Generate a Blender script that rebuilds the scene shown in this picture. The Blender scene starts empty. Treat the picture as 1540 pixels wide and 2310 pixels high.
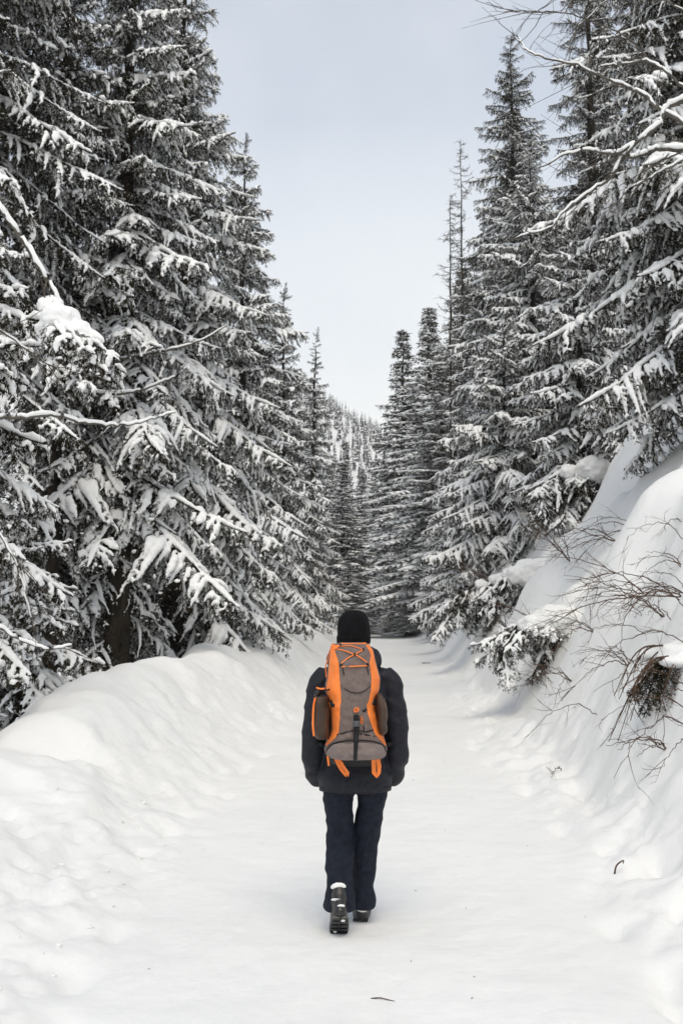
import bpy, bmesh, math, random
import numpy as np
from mathutils import Vector, Matrix, Euler

R = math.radians
scene = bpy.context.scene

# ------------------------------------------------------------------ camera
cam_d = bpy.data.cameras.new('camera')
cam_d.sensor_fit = 'VERTICAL'
cam_d.sensor_height = 36.0
cam_d.lens = 35.0
cam_d.clip_start = 0.1
cam_d.clip_end = 3000
cam_d.dof.use_dof = True
cam_d.dof.focus_distance = 5.6
cam_d.dof.aperture_fstop = 6.3
cam = bpy.data.objects.new('camera', cam_d)
cam.location = (0, 0, 1.71)
cam.rotation_euler = (R(90 + 5.847), 0, 0)
scene.collection.objects.link(cam)
scene.camera = cam

# ------------------------------------------------------------------ sky and sun
SUN_EL, SUN_AZ = 60.0, 176.0        # azimuth clockwise from +Y: behind the camera
world = bpy.data.worlds.new('World')
scene.world = world
world.use_nodes = True
wn, wl = world.node_tree.nodes, world.node_tree.links
wn.clear()
w_out = wn.new('ShaderNodeOutputWorld')
w_bg = wn.new('ShaderNodeBackground')
w_sky = wn.new('ShaderNodeTexSky')
w_sky.sky_type = 'NISHITA'
w_sky.sun_disc = False
w_sky.sun_elevation = R(SUN_EL)
w_sky.sun_rotation = R(SUN_AZ)
w_sky.altitude = 900
w_sky.air_density = 1.0
w_sky.dust_density = 0.4
w_sky.ozone_density = 0.6
w_bg.inputs['Strength'].default_value = 0.13
# thin high cloud veil: soft noise on the sky dome, thicker towards the horizon
w_tc = wn.new('ShaderNodeTexCoord')
w_sep = wn.new('ShaderNodeSeparateXYZ')
wl.new(w_tc.outputs['Generated'], w_sep.inputs[0])
w_noise = wn.new('ShaderNodeTexNoise')
w_noise.inputs['Scale'].default_value = 1.6
w_noise.inputs['Detail'].default_value = 5
w_noise.inputs['Roughness'].default_value = 0.55
wl.new(w_tc.outputs['Generated'], w_noise.inputs['Vector'])
w_el = wn.new('ShaderNodeMapRange')
w_el.inputs[1].default_value = 0.12
w_el.inputs[2].default_value = 0.46
w_el.inputs[3].default_value = 0.99
w_el.inputs[4].default_value = 0.32
wl.new(w_sep.outputs['Z'], w_el.inputs[0])
w_nr = wn.new('ShaderNodeMapRange')
w_nr.inputs[1].default_value = 0.32
w_nr.inputs[2].default_value = 0.68
w_nr.inputs[3].default_value = -0.16
w_nr.inputs[4].default_value = 0.16
wl.new(w_noise.outputs['Fac'], w_nr.inputs[0])
w_add = wn.new('ShaderNodeMath')
w_add.operation = 'ADD'
w_add.use_clamp = True
wl.new(w_el.outputs[0], w_add.inputs[0])
wl.new(w_nr.outputs[0], w_add.inputs[1])
w_mix = wn.new('ShaderNodeMix')
w_mix.data_type = 'RGBA'
wl.new(w_add.outputs[0], w_mix.inputs['Factor'])
wl.new(w_sky.outputs[0], w_mix.inputs['A'])
w_mix.inputs['B'].default_value = (6.75, 6.75, 6.45, 1)
wl.new(w_mix.outputs['Result'], w_bg.inputs['Color'])
wl.new(w_bg.outputs[0], w_out.inputs[0])

sun_d = bpy.data.lights.new('sun', 'SUN')
sun_d.energy = 1.5
sun_d.angle = R(40)
sun_d.color = (1.0, 0.90, 0.73)
sun = bpy.data.objects.new('sun', sun_d)
_a = R(SUN_AZ)
_dir = Vector((-math.sin(_a) * math.cos(R(SUN_EL)), -math.cos(_a) * math.cos(R(SUN_EL)), -math.sin(R(SUN_EL))))
sun.rotation_euler = _dir.to_track_quat('-Z', 'Y').to_euler()
scene.collection.objects.link(sun)

vs = scene.view_settings
vs.view_transform = 'Standard'
vs.look = 'None'
vs.gamma = 1.0
vs.use_curve_mapping = False
vs.exposure = 0.5
scene.cycles.max_bounces = 6
scene.cycles.diffuse_bounces = 4
scene.cycles.use_adaptive_sampling = True
scene.cycles.adaptive_threshold = 0.02
scene.cycles.use_light_tree = False
scene.cycles.glossy_bounces = 2
scene.cycles.transparent_max_bounces = 4

# ------------------------------------------------------------------ helpers
COL = scene.collection


def link(o):
    COL.objects.link(o)
    return o


def tag(o, label=None, cat=None, group=None, kind=None):
    if label:
        o['label'] = label
    if cat:
        o['category'] = cat
    if group:
        o['group'] = group
    if kind:
        o['kind'] = kind
    return o


def empty(name, loc=(0, 0, 0)):
    o = bpy.data.objects.new(name, None)
    o.location = loc
    o.empty_display_size = 0.2
    return link(o)


def obj(name, me, parent=None, loc=None, rot=None, scale=None):
    o = bpy.data.objects.new(name, me)
    link(o)
    if parent is not None:
        o.parent = parent
    if loc is not None:
        o.location = loc
    if rot is not None:
        o.rotation_euler = rot
    if scale is not None:
        o.scale = scale if hasattr(scale, '__len__') else (scale,) * 3
    return o


class MB:
    """collects vertices and faces of ONE mesh"""

    def __init__(self):
        self.v, self.f, self.m = [], [], []

    def add(self, verts, faces, mat=0):
        n = len(self.v)
        self.v.extend(verts)
        for f in faces:
            self.f.append(tuple(i + n for i in f))
            self.m.append(mat)

    def tube(self, pts, radii, n=6, mat=0, squash=1.0, cap=True):
        pts = [Vector(p) for p in pts]
        rings = []
        prev = None
        for i, p in enumerate(pts):
            d = (pts[min(i + 1, len(pts) - 1)] - pts[max(i - 1, 0)])
            if d.length < 1e-9:
                d = Vector((0, 0, 1))
            d.normalize()
            if prev is None:
                a = Vector((0, 0, 1)) if abs(d.z) < 0.9 else Vector((1, 0, 0))
                s = d.cross(a).normalized()
            else:
                s = (prev - d * prev.dot(d))
                s = s.normalized() if s.length > 1e-6 else d.orthogonal().normalized()
            prev = s
            t = d.cross(s)
            r = radii[i] if hasattr(radii, '__len__') else radii
            rings.append([tuple(p + (s * math.cos(2 * math.pi * k / n) + t * math.sin(2 * math.pi * k / n) * squash) * r) for k in range(n)])
        self.loft(rings, mat, cap)

    def loft(self, rings, mat=0, cap=True):
        n = len(rings[0])
        verts = [p for r in rings for p in r]
        faces = []
        for i in range(len(rings) - 1):
            for k in range(n):
                a, b = i * n + k, i * n + (k + 1) % n
                faces.append((a, b, b + n, a + n))
        if cap:
            faces.append(tuple(range(n - 1, -1, -1)))
            o = (len(rings) - 1) * n
            faces.append(tuple(o + k for k in range(n)))
        self.add(verts, faces, mat)

    def ball(self, c, r, nu=8, nv=5, mat=0):
        c = Vector(c)
        rx, ry, rz = r if hasattr(r, '__len__') else (r, r, r)
        verts = [tuple(c + Vector((0, 0, -rz)))]
        for j in range(1, nv):
            ph = -math.pi / 2 + math.pi * j / nv
            for k in range(nu):
                th = 2 * math.pi * k / nu
                verts.append(tuple(c + Vector((rx * math.cos(ph) * math.cos(th), ry * math.cos(ph) * math.sin(th), rz * math.sin(ph)))))
        verts.append(tuple(c + Vector((0, 0, rz))))
        faces = []
        for k in range(nu):
            faces.append((0, 1 + (k + 1) % nu, 1 + k))
        for j in range(nv - 2):
            for k in range(nu):
                a, b = 1 + j * nu + k, 1 + j * nu + (k + 1) % nu
                faces.append((a, b, b + nu, a + nu))
        o = 1 + (nv - 2) * nu
        top = len(verts) - 1
        for k in range(nu):
            faces.append((o + k, o + (k + 1) % nu, top))
        self.add(verts, faces, mat)

    def mesh(self, name, mats, smooth=True):
        me = bpy.data.meshes.new(name)
        me.from_pydata([tuple(p) for p in self.v], [], self.f)
        for m in (mats if isinstance(mats, (list, tuple)) else [mats]):
            me.materials.append(m)
        if any(self.m):
            me.polygons.foreach_set('material_index', self.m)
        me.polygons.foreach_set('use_smooth', [smooth] * len(me.polygons))
        me.update()
        return me


def baked(me, mods, name, mats, smooth=True):
    """apply a list of (type, settings) modifiers to a mesh and hand back the result"""
    o = bpy.data.objects.new('bake', me)
    COL.objects.link(o)
    for ty, st in mods:
        m = o.modifiers.new(ty, ty)
        for k, v in st.items():
            setattr(m, k, v)
    dg = bpy.context.evaluated_depsgraph_get()
    out = bpy.data.meshes.new_from_object(o.evaluated_get(dg))
    out.name = name
    COL.objects.unlink(o)
    bpy.data.objects.remove(o)
    bpy.data.meshes.remove(me)
    out.materials.clear()
    for m in (mats if isinstance(mats, (list, tuple)) else [mats]):
        out.materials.append(m)
    out.polygons.foreach_set('material_index', [0] * len(out.polygons))
    out.polygons.foreach_set('use_smooth', [smooth] * len(out.polygons))
    out.update()
    return out


# ---- numpy noise
def _hash(ix, iy, iz, seed):
    h = (ix.astype(np.int64) * 374761393 + iy.astype(np.int64) * 668265263 + iz.astype(np.int64) * 2147483647 + seed * 1274126177) & 0xFFFFFFFF
    h = ((h ^ (h >> 13)) * 1274126177) & 0xFFFFFFFF
    h = h ^ (h >> 16)
    return (h & 0xFFFFFF) / float(0xFFFFFF)


def vnoise(x, y, z=None, seed=0):
    x = np.asarray(x, float)
    y = np.asarray(y, float)
    z = np.zeros_like(x) if z is None else np.asarray(z, float)
    ix, iy, iz = np.floor(x), np.floor(y), np.floor(z)
    fx, fy, fz = x - ix, y - iy, z - iz
    fx, fy, fz = [t * t * t * (t * (t * 6 - 15) + 10) for t in (fx, fy, fz)]
    r = 0
    for dx in (0, 1):
        for dy in (0, 1):
            for dz in (0, 1):
                w = (fx if dx else 1 - fx) * (fy if dy else 1 - fy) * (fz if dz else 1 - fz)
                r = r + w * _hash(ix + dx, iy + dy, iz + dz, seed)
    return r * 2 - 1


def fbm(x, y, z=None, seed=0, octv=4, gain=0.5):
    r, a, f = 0, 1.0, 1.0
    for o in range(octv):
        r = r + a * vnoise(np.asarray(x) * f + 13.7 * o, np.asarray(y) * f - 7.3 * o, None if z is None else np.asarray(z) * f, seed + o)
        a *= gain
        f *= 2.03
    return r


def displace(me, amp, scale, seed=0, octv=3, ridged=False, tilt=0.0):
    n = len(me.vertices)
    co = np.empty(n * 3)
    me.vertices.foreach_get('co', co)
    co = co.reshape(-1, 3)
    no = np.empty(n * 3)
    me.vertices.foreach_get('normal', no)
    no = no.reshape(-1, 3)
    sc = scale if hasattr(scale, '__len__') else (scale,) * 3
    d = fbm(co[:, 0] * sc[0], co[:, 1] * sc[1], (co[:, 2] + tilt * np.abs(co[:, 0])) * sc[2], seed, octv)
    d = (np.clip(1 - 1.6 * np.abs(d), 0, 1) ** 2 if ridged else d) * amp
    co += no * d[:, None]
    me.vertices.foreach_set('co', co.ravel())
    me.update()
    return me


# ------------------------------------------------------------------ materials
def mat(name, col, rough=0.7, col2=None, nscale=8.0, bump=0.0, bscale=30.0, detail=4, spec=0.3, sss=0.0, objvar=0.0, metallic=0.0,
        sheen=0.0, stretch=None, bump2=0.0, b2scale=200.0, coat=0.0):
    m = bpy.data.materials.new(name)
    m.use_nodes = True
    n, l = m.node_tree.nodes, m.node_tree.links
    b = n['Principled BSDF']
    b.inputs['Roughness'].default_value = rough
    b.inputs['Specular IOR Level'].default_value = spec
    b.inputs['Metallic'].default_value = metallic
    if sheen:
        b.inputs['Sheen Weight'].default_value = sheen
    if coat:
        b.inputs['Coat Weight'].default_value = coat
    if sss:
        b.inputs['Subsurface Weight'].default_value = sss
        b.inputs['Subsurface Radius'].default_value = (0.05, 0.06, 0.07)
        b.inputs['Subsurface Scale'].default_value = 0.3
    tc = n.new('ShaderNodeTexCoord')
    vec = tc.outputs['Object']
    if stretch:
        mp = n.new('ShaderNodeMapping')
        mp.inputs['Scale'].default_value = stretch
        l.new(vec, mp.inputs[0])
        vec = mp.outputs[0]
    b.inputs['Base Color'].default_value = (*col, 1)
    if col2 is not None:
        nz = n.new('ShaderNodeTexNoise')
        nz.inputs['Scale'].default_value = nscale
        nz.inputs['Detail'].default_value = detail
        l.new(vec, nz.inputs['Vector'])
        rp = n.new('ShaderNodeValToRGB')
        rp.color_ramp.elements[0].position = 0.35
        rp.color_ramp.elements[1].position = 0.65
        rp.color_ramp.elements[0].color = (*col, 1)
        rp.color_ramp.elements[1].color = (*col2, 1)
        l.new(nz.outputs['Fac'], rp.inputs[0])
        src = rp.outputs[0]
        if objvar:
            oi = n.new('ShaderNodeObjectInfo')
            mr = n.new('ShaderNodeMapRange')
            mr.inputs[3].default_value = 1 - objvar
            mr.inputs[4].default_value = 1 + objvar
            l.new(oi.outputs['Random'], mr.inputs[0])
            hs = n.new('ShaderNodeHueSaturation')
            l.new(mr.outputs[0], hs.inputs['Value'])
            l.new(src, hs.inputs['Color'])
            src = hs.outputs[0]
        l.new(src, b.inputs['Base Color'])
    last = None
    for st, sc in ((bump, bscale), (bump2, b2scale)):
        if st:
            nb = n.new('ShaderNodeTexNoise')
            nb.inputs['Scale'].default_value = sc
            nb.inputs['Detail'].default_value = 5
            l.new(vec, nb.inputs['Vector'])
            bp = n.new('ShaderNodeBump')
            bp.inputs['Strength'].default_value = st
            bp.inputs['Distance'].default_value = 0.6 / sc
            l.new(nb.outputs['Fac'], bp.inputs['Height'])
            if last is not None:
                l.new(last.outputs[0], bp.inputs['Normal'])
            last = bp
    if last is not None:
        l.new(last.outputs[0], b.inputs['Normal'])
    return m


M = {}
M['snow'] = mat('snow', (0.82, 0.82, 0.80), 0.75, (0.855, 0.855, 0.835), 1.3, bump=0.18, bscale=4.0, bump2=0.12, b2scale=40, spec=0.15)
M['snow_tree'] = mat('tree_snow', (0.89, 0.89, 0.875), 0.8, (0.92, 0.92, 0.905), 6, bump=0.35, bscale=35, spec=0.2)
M['needles'] = mat('spruce_needles', (0.011, 0.010, 0.005), 0.7, (0.032, 0.026, 0.012), 4.0, spec=0.06, objvar=0.35)
M['needles_far'] = mat('far_needles', (0.014, 0.013, 0.007), 0.7, (0.036, 0.030, 0.015), 1.5, spec=0.06, objvar=0.3)
M['bark'] = mat('bark', (0.018, 0.015, 0.011), 0.9, (0.050, 0.040, 0.029), 9, bump=0.9, bscale=28, spec=0.15, stretch=(1, 1, 0.25))
M['twig'] = mat('twig_bark', (0.06, 0.036, 0.024), 0.8, (0.12, 0.075, 0.05), 20, spec=0.2)
M['grey_bark'] = mat('grey_bark', (0.07, 0.06, 0.05), 0.85, (0.14, 0.125, 0.105), 14, bump=0.6, bscale=50, spec=0.2)
# ------------------------------------------------------------------ terrain
def road_cx(y):
    y = np.asarray(y, float)
    return 0.2 + 2.6 * (1 - np.exp(-(np.clip(y, 0, None) / 38.0) ** 2))


def sstep(a, b, x):
    t = np.clip((x - a) / (b - a), 0, 1)
    return t * t * (3 - 2 * t)


CREST_Y = [-6, 3, 5, 6.8, 7.7, 8.25, 8.75, 9.15, 10, 11, 12.5, 14.0, 15.2, 16.8, 18.6, 19.6, 21.5, 24, 26, 28, 31, 33, 37, 42, 60, 130]
CREST_Z = [0.5, 0.5, 0.5, 0.55, 0.66, 0.55, 0.45, 0.72, 0.88, 0.97, 1.02, 0.98, 0.92, 1.12, 1.08, 0.86, 1.1, 1.02, 0.84, 1.06, 0.96, 0.80, 1.0, 0.85, 0.8, 0.7]
MOUNDS = [  # s, y, height, radius s, radius y
    (1.15, 9.2, 0.34, 0.55, 0.75), (0.75, 7.6, 0.16, 0.5, 0.8), (1.6, 11.4, 0.40, 0.6, 0.7), (1.2, 13.6, 0.45, 0.55, 0.8),
    (0.9, 16.5, 0.40, 0.55, 0.8), (2.3, 14.4, 0.35, 0.8, 0.9), (2.6, 17.5, 0.5, 0.7, 1.0), (1.1, 20.5, 0.55, 0.6, 1.0),
    (1.6, 24.0, 0.5, 0.8, 1.2), (4.6, 23.0, 0.7, 1.3, 2.0), (3.1, 10.8, 0.35, 0.8, 0.8),
    (0.8, 28.5, 0.5, 0.7, 1.2), (2.6, 29.5, 0.6, 0.8, 1.4), (0.7, 34.0, 0.6, 0.8, 1.5), (2.0, 7.4, 0.22, 0.5, 0.6)]
_mr = random.Random(8)
for _k in range(34):
    _y = _mr.uniform(8.5, 30)
    MOUNDS.append((_mr.uniform(.3, 3.6), _y, _mr.uniform(.16, .42), _mr.uniform(.35, .7), _mr.uniform(.5, 1.1)))


def terrain(s, y, fine=True):
    s = np.asarray(s, float)
    y = np.asarray(y, float)
    x = s + road_cx(y)
    z = 0.008 * np.clip(y - 10, 0, 80)
    z = z + 0.02 * fbm(x * 0.35, y * 0.3, seed=3, octv=2)
    # --- ploughed bank, left
    wob = 0.16 * vnoise(y * 0.55, s * 0.0, seed=5)
    u = -s - 1.75 + wob
    hc = np.interp(y, CREST_Y, CREST_Z)
    up = sstep(-0.75, 1.25, u) ** 1.45
    back = 1 - sstep(1.35, 2.5, u)
    bank = hc * up * back
    behind = sstep(1.35, 2.9, u) * (-0.42)
    bank = bank + behind
    lump = fbm(x * 0.95, y * 0.7, seed=11, octv=3) * 0.10 * sstep(0.2, 0.9, u) * (1 - sstep(2.2, 3.2, u))
    z = z + bank + lump
    z = z + sstep(3, 9, u) * 0.25 * fbm(x * 0.25, y * 0.25, seed=17, octv=3)
    z = z + 0.42 * np.clip(u - 14, 0, None) * sstep(14, 30, u) + 0.05 * np.clip(y - 60, 0, None) * sstep(8, 30, u)
    # --- hillside, right
    d = s - 2.0 + 0.18 * vnoise(y * 0.45, y * 0 + 3.3, seed=7)
    e = 0.30
    ramp = 0.5 * (d + np.sqrt(d * d + e * e)) - 0.0
    ramp = np.where(d < -1.5, 0, ramp - 0.5 * (-1.5 + math.sqrt(2.25 + e * e)))
    ramp = np.clip(ramp, 0, None)
    hill = np.where(ramp < 4.4, 1.46 * ramp - 0.02 * ramp ** 2, 6.04 + 0.8 * (ramp - 4.4))
    hill = np.minimum(hill, 26)
    on = sstep(0.15, 1.2, d)
    hill = hill + on * (0.20 * fbm(x * 0.8, y * 0.75, seed=23, octv=3) + 0.22 * fbm(x * 0.25, y * 0.22, seed=29, octv=2) + 0.07 * np.abs(fbm(x * 1.3, y * 1.2, seed=25, octv=2)))
    for ms, my, mh, rs, ry in MOUNDS:
        q = ((s - 2.0 - ms) / rs) ** 2 + ((y - my) / ry) ** 2
        hill = hill + mh * np.exp(-(q ** 1.1))
    z = z + hill
    if fine:
        # churned snow along both edges of the path, nearly flat centre
        near = 1 - sstep(18, 45, y)
        cl = sstep(-0.55, 0.05, u) * (1 - sstep(0.55, 1.15, u))
        cr = sstep(1.0, 1.75, s + 0.15 * vnoise(y * 0.8, y * 0 + 1.1, seed=31)) * (1 - sstep(0.25, 0.75, d))
        n1 = fbm(x * 4.2, y * 3.4, seed=37, octv=3)
        n2 = np.abs(fbm(x * 7.5, y * 5.5, seed=41, octv=2))
        rough = 0.048 * n1 - 0.048 * n2 + 0.024
        z = z + near * rough * (0.95 * cl + 1.0 * cr)
        mid = sstep(-1.9, -1.2, s) * (1 - sstep(0.9, 1.8, s))
        z = z + near * mid * (0.008 * fbm(x * 2.4, y * 1.6, seed=43, octv=3) - 0.006 * np.abs(fbm(x * 8, y * 5, seed=47, octv=3)))
        # dents from boots along the right verge
        dents = 0.0
        rng = np.random.RandomState(4)
        for k in range(64):
            fy = 4.0 + 18 * rng.rand() ** 1.4
            fs = 1.15 + 0.85 * rng.rand() if k % 3 else -1.75 + 0.4 * rng.rand()
            q = ((s - fs) / 0.085) ** 2 + ((y - fy) / 0.15) ** 2
            dents = dents + np.exp(-q) * (0.045 + 0.05 * rng.rand())
        for k in range(9):      # faint prints of earlier walkers
            q = ((s + 0.22 - 0.16 * (k % 2) + 0.05 * math.sin(k * 2.1)) / 0.05) ** 2 + ((y - 3.75 - 0.62 * k) / 0.12) ** 2
            dents = dents + np.exp(-q ** 1.5) * (0.010 if y.size else 0)
        z = z - dents
        # furrow at the foot of the slope
        fur = np.exp(-((d + 0.02) / 0.14) ** 2) * (0.055 + 0.06 * vnoise(y * 1.3, y * 0, seed=53))
        z = z - near * fur
        # soft crust on the slope
        z = z + near * on * 0.010 * fbm(x * 2.6, y * 2.4, seed=59, octv=3)
    return z


def terr(x, y):
    return float(terrain(np.array([x - float(road_cx(y))]), np.array([y]), fine=False)[0])


rows = list(np.arange(-6, 3.0, 0.3))
yy = 3.0
while yy < 150:
    rows.append(yy)
    yy += 0.0085 * yy + 0.012
rows = np.array(rows)
cols = [-75, -62, -51, -42, -35, -29, -24, -20, -17, -14.5, -12.5, -11, -9.8, -8.8, -8, -7.3, -6.7, -6.2, -5.8, -5.4]
cols += list(np.arange(-5.1, -4.05, 0.15)) + list(np.arange(-4.05, 5.0, 0.055)) + list(np.arange(5.0, 9.0, 0.12))
cols += list(np.arange(9.0, 14, 0.3)) + [14.5, 15.3, 16.5, 18, 20, 22.5, 25.5, 29, 33, 38, 44, 52, 62, 75]
cols = np.array(sorted(cols))
NR, NC = len(rows), len(cols)
S, Yg = np.meshgrid(cols, rows)
Z = terrain(S, Yg)
X = S + road_cx(Yg)
P3 = np.stack([X, Yg, Z], -1)
# normals of the whole grid so that the pieces meet without a seam
gu = np.gradient(P3, axis=1)
gv = np.gradient(P3, axis=0)
Ng = np.cross(gu, gv)
Ng /= np.linalg.norm(Ng, axis=-1, keepdims=True)


def strip(name, c0, c1, m):
    nc = c1 - c0 + 1
    vv = P3[:, c0:c1 + 1].reshape(-1, 3)
    nn = Ng[:, c0:c1 + 1].reshape(-1, 3)
    idx = np.arange(NR * nc).reshape(NR, nc)
    q = np.stack([idx[:-1, :-1], idx[:-1, 1:], idx[1:, 1:], idx[1:, :-1]], -1).reshape(-1, 4)
    me = bpy.data.meshes.new(name)
    me.from_pydata(vv.tolist(), [], q.tolist())
    me.materials.append(m)
    me.polygons.foreach_set('use_smooth', [True] * len(me.polygons))
    me.normals_split_custom_set_from_vertices(nn.tolist())
    me.update()
    return obj(name, me)


ci = [int(np.argmin(np.abs(cols - v))) for v in (-4.5, -1.75, 2.0)]
o = strip('ground', 0, ci[0], M['snow'])
tag(o, 'snow-covered forest floor among the spruce trunks', 'ground', kind='structure')
o = strip('snow_bank', ci[0], ci[1], M['snow'])
tag(o, 'rounded ploughed snow bank along the path', 'snow bank', kind='structure')
o = strip('path', ci[1], ci[2], M['snow'])
tag(o, 'flat trodden snowy path through the forest', 'path', kind='structure')
o = strip('hillside', ci[2], NC - 1, M['snow'])
tag(o, 'steep snowy slope rising beside the path', 'hillside', kind='structure')

# far hill closing the valley, with its wood
hx = np.linspace(-420, 330, 110)
hy = np.linspace(145, 700, 80)
HX, HY = np.meshgrid(hx, hy)


def hill_z(x, y):
    x = np.asarray(x, float)
    y = np.asarray(y, float)
    up = sstep(230, 520, y)
    ridge = 109 - 0.66 * (x + 7)
    ridge = np.where(x < -7, 109 + 0.25 * (-7 - x), ridge)
    ridge = np.clip(ridge, 40, 150) + np.clip(x - 120, 0, None) * 0.5
    return np.minimum(ridge, 150) * up + 4.0 * fbm(x * 0.014, y * 0.014, seed=71, octv=3) * up - 2


HZ = hill_z(HX, HY)
me = bpy.data.meshes.new('far_hill')
vv = np.stack([HX, HY, HZ], -1).reshape(-1, 3)
idx = np.arange(vv.shape[0]).reshape(HX.shape)
me.from_pydata(vv.tolist(), [], np.stack([idx[:-1, :-1], idx[:-1, 1:], idx[1:, 1:], idx[1:, :-1]], -1).reshape(-1, 4).tolist())
me.materials.append(M['snow'])
me.polygons.foreach_set('use_smooth', [True] * len(me.polygons))
tag(obj('hill', me), 'far snowy hill closing off the valley', 'hill', kind='structure')
# ------------------------------------------------------------------ spruce branches
def poly_points(p, step):
    """points and tangents every step along a polyline"""
    p = np.asarray(p, float)
    seg = np.linalg.norm(np.diff(p, axis=0), axis=1)
    L = np.concatenate([[0], np.cumsum(seg)])
    n = max(2, int(L[-1] / step))
    t = (np.arange(n) + 0.5) / n * L[-1]
    q = np.stack([np.interp(t, L, p[:, k]) for k in range(3)], -1)
    e = 1e-3
    q2 = np.stack([np.interp(np.clip(t + e, 0, L[-1]), L, p[:, k]) for k in range(3)], -1)
    q1 = np.stack([np.interp(np.clip(t - e, 0, L[-1]), L, p[:, k]) for k in range(3)], -1)
    d = q2 - q1
    d /= np.linalg.norm(d, axis=1, keepdims=True) + 1e-12
    return q, d


def needle_tris(twigs, step, per, length, width, rng, hang=0.0):
    """spiky needles round every twig: returns (n*3,3) vertices"""
    out = []
    for p in twigs:
        q, d = poly_points(p, step)
        q = np.repeat(q, per, 0)
        d = np.repeat(d, per, 0)
        n = len(q)
        r = rng.normal(size=(n, 3))
        r -= d * (r * d).sum(1, keepdims=True)
        r /= np.linalg.norm(r, axis=1, keepdims=True) + 1e-9
        r[:, 2] -= hang * rng.uniform(0.4, 1.0, n)
        r[:, 2] = np.where(r[:, 2] > 0, r[:, 2] * (1 - min(1, hang)), r[:, 2])
        a = rng.uniform(0.5, 1.0, (n, 1))
        dirn = d * a + r
        dirn /= np.linalg.norm(dirn, axis=1, keepdims=True)
        ln = length * rng.uniform(0.65, 1.2, (n, 1))
        side = np.cross(dirn, rng.normal(size=(n, 3)))
        side /= np.linalg.norm(side, axis=1, keepdims=True) + 1e-9
        q = q + rng.normal(size=(n, 3)) * step * 0.25
        w = width * rng.uniform(0.7, 1.2, (n, 1))
        tri = np.stack([q - side * w * 0.5, q + side * w * 0.5, q + dirn * ln], 1)
        out.append(tri.reshape(-1, 3))
    return np.concatenate(out)


def branch_skeleton(seed, L, bushy=1.0):
    rng = np.random.RandomState(seed)
    t = np.linspace(0, 1, 14)
    sag = rng.uniform(0.10, 0.22)
    lat = rng.uniform(-0.06, 0.06)
    ax = np.stack([L * t, L * lat * t * t + L * 0.012 * np.sin(t * 9 + seed), L * (0.06 * t - sag * t ** 2 + 0.09 * t ** 5)], -1)
    laterals, tert = [], []
    sp = 0.095 + 0.012 * L
    n = int(L * 0.9 / sp)
    for k in range(n):
        tt = 0.10 + 0.9 * (k + rng.uniform(-.3, .3)) / n
        tt = min(max(tt, 0.06), 0.985)
        base = np.array([np.interp(tt, t, ax[:, i]) for i in range(3)])
        for side in (-1, 1):
            if rng.rand() < 0.10:
                continue
            l = (0.30 * L * (1 - tt) ** 0.75 * (0.35 + 0.65 * sstep(0.0, 0.35, tt)) + 0.10) * rng.uniform(0.65, 1.25) * bushy
            ang = R(rng.uniform(38, 66))
            u = np.linspace(0, 1, 5)
            dr = rng.uniform(0.35, 1.15)
            px = base[0] + l * u * math.cos(ang)
            py = base[1] + side * l * u * math.sin(ang)
            pz = base[2] + l * (0.05 * u - dr * u ** 1.8)
            p = np.stack([px, py, pz], -1)
            laterals.append((p, l, tt, side))
            m = int(l / 0.085)
            for j in range(1, m + 1):
                uu = j / (m + 0.5)
                b = np.array([np.interp(uu, u, p[:, i]) for i in range(3)])
                for s2 in (-1, 1):
                    l2 = rng.uniform(0.07, 0.20) * (1 - 0.45 * uu)
                    dx = math.cos(ang) * 0.4 + rng.normal() * .25 - s2 * side * math.sin(ang) * 0.6
                    dy = side * math.sin(ang) * 0.4 + rng.normal() * .25 + s2 * math.cos(ang) * 0.6
                    dz = -rng.uniform(0.25, 1.5)
                    dv = np.array([dx, dy, dz])
                    dv /= np.linalg.norm(dv)
                    e = b + dv * l2
                    tert.append((np.stack([b, b + dv * l2 * .5 + (0, 0, 0.012), e]), l2, tt, side))
        # twigs hanging under the axis
        for h in range(2):
            l2 = rng.uniform(0.12, 0.34) * (1.05 - 0.6 * tt)
            dv = np.array([rng.uniform(-.1, .5), rng.normal() * .35, -1.0])
            dv /= np.linalg.norm(dv)
            tert.append((np.stack([base, base + dv * l2 * .5, base + dv * l2 + (0.03, 0, -.02)]), l2, tt, 0))
    return ax, laterals, tert, rng


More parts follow.
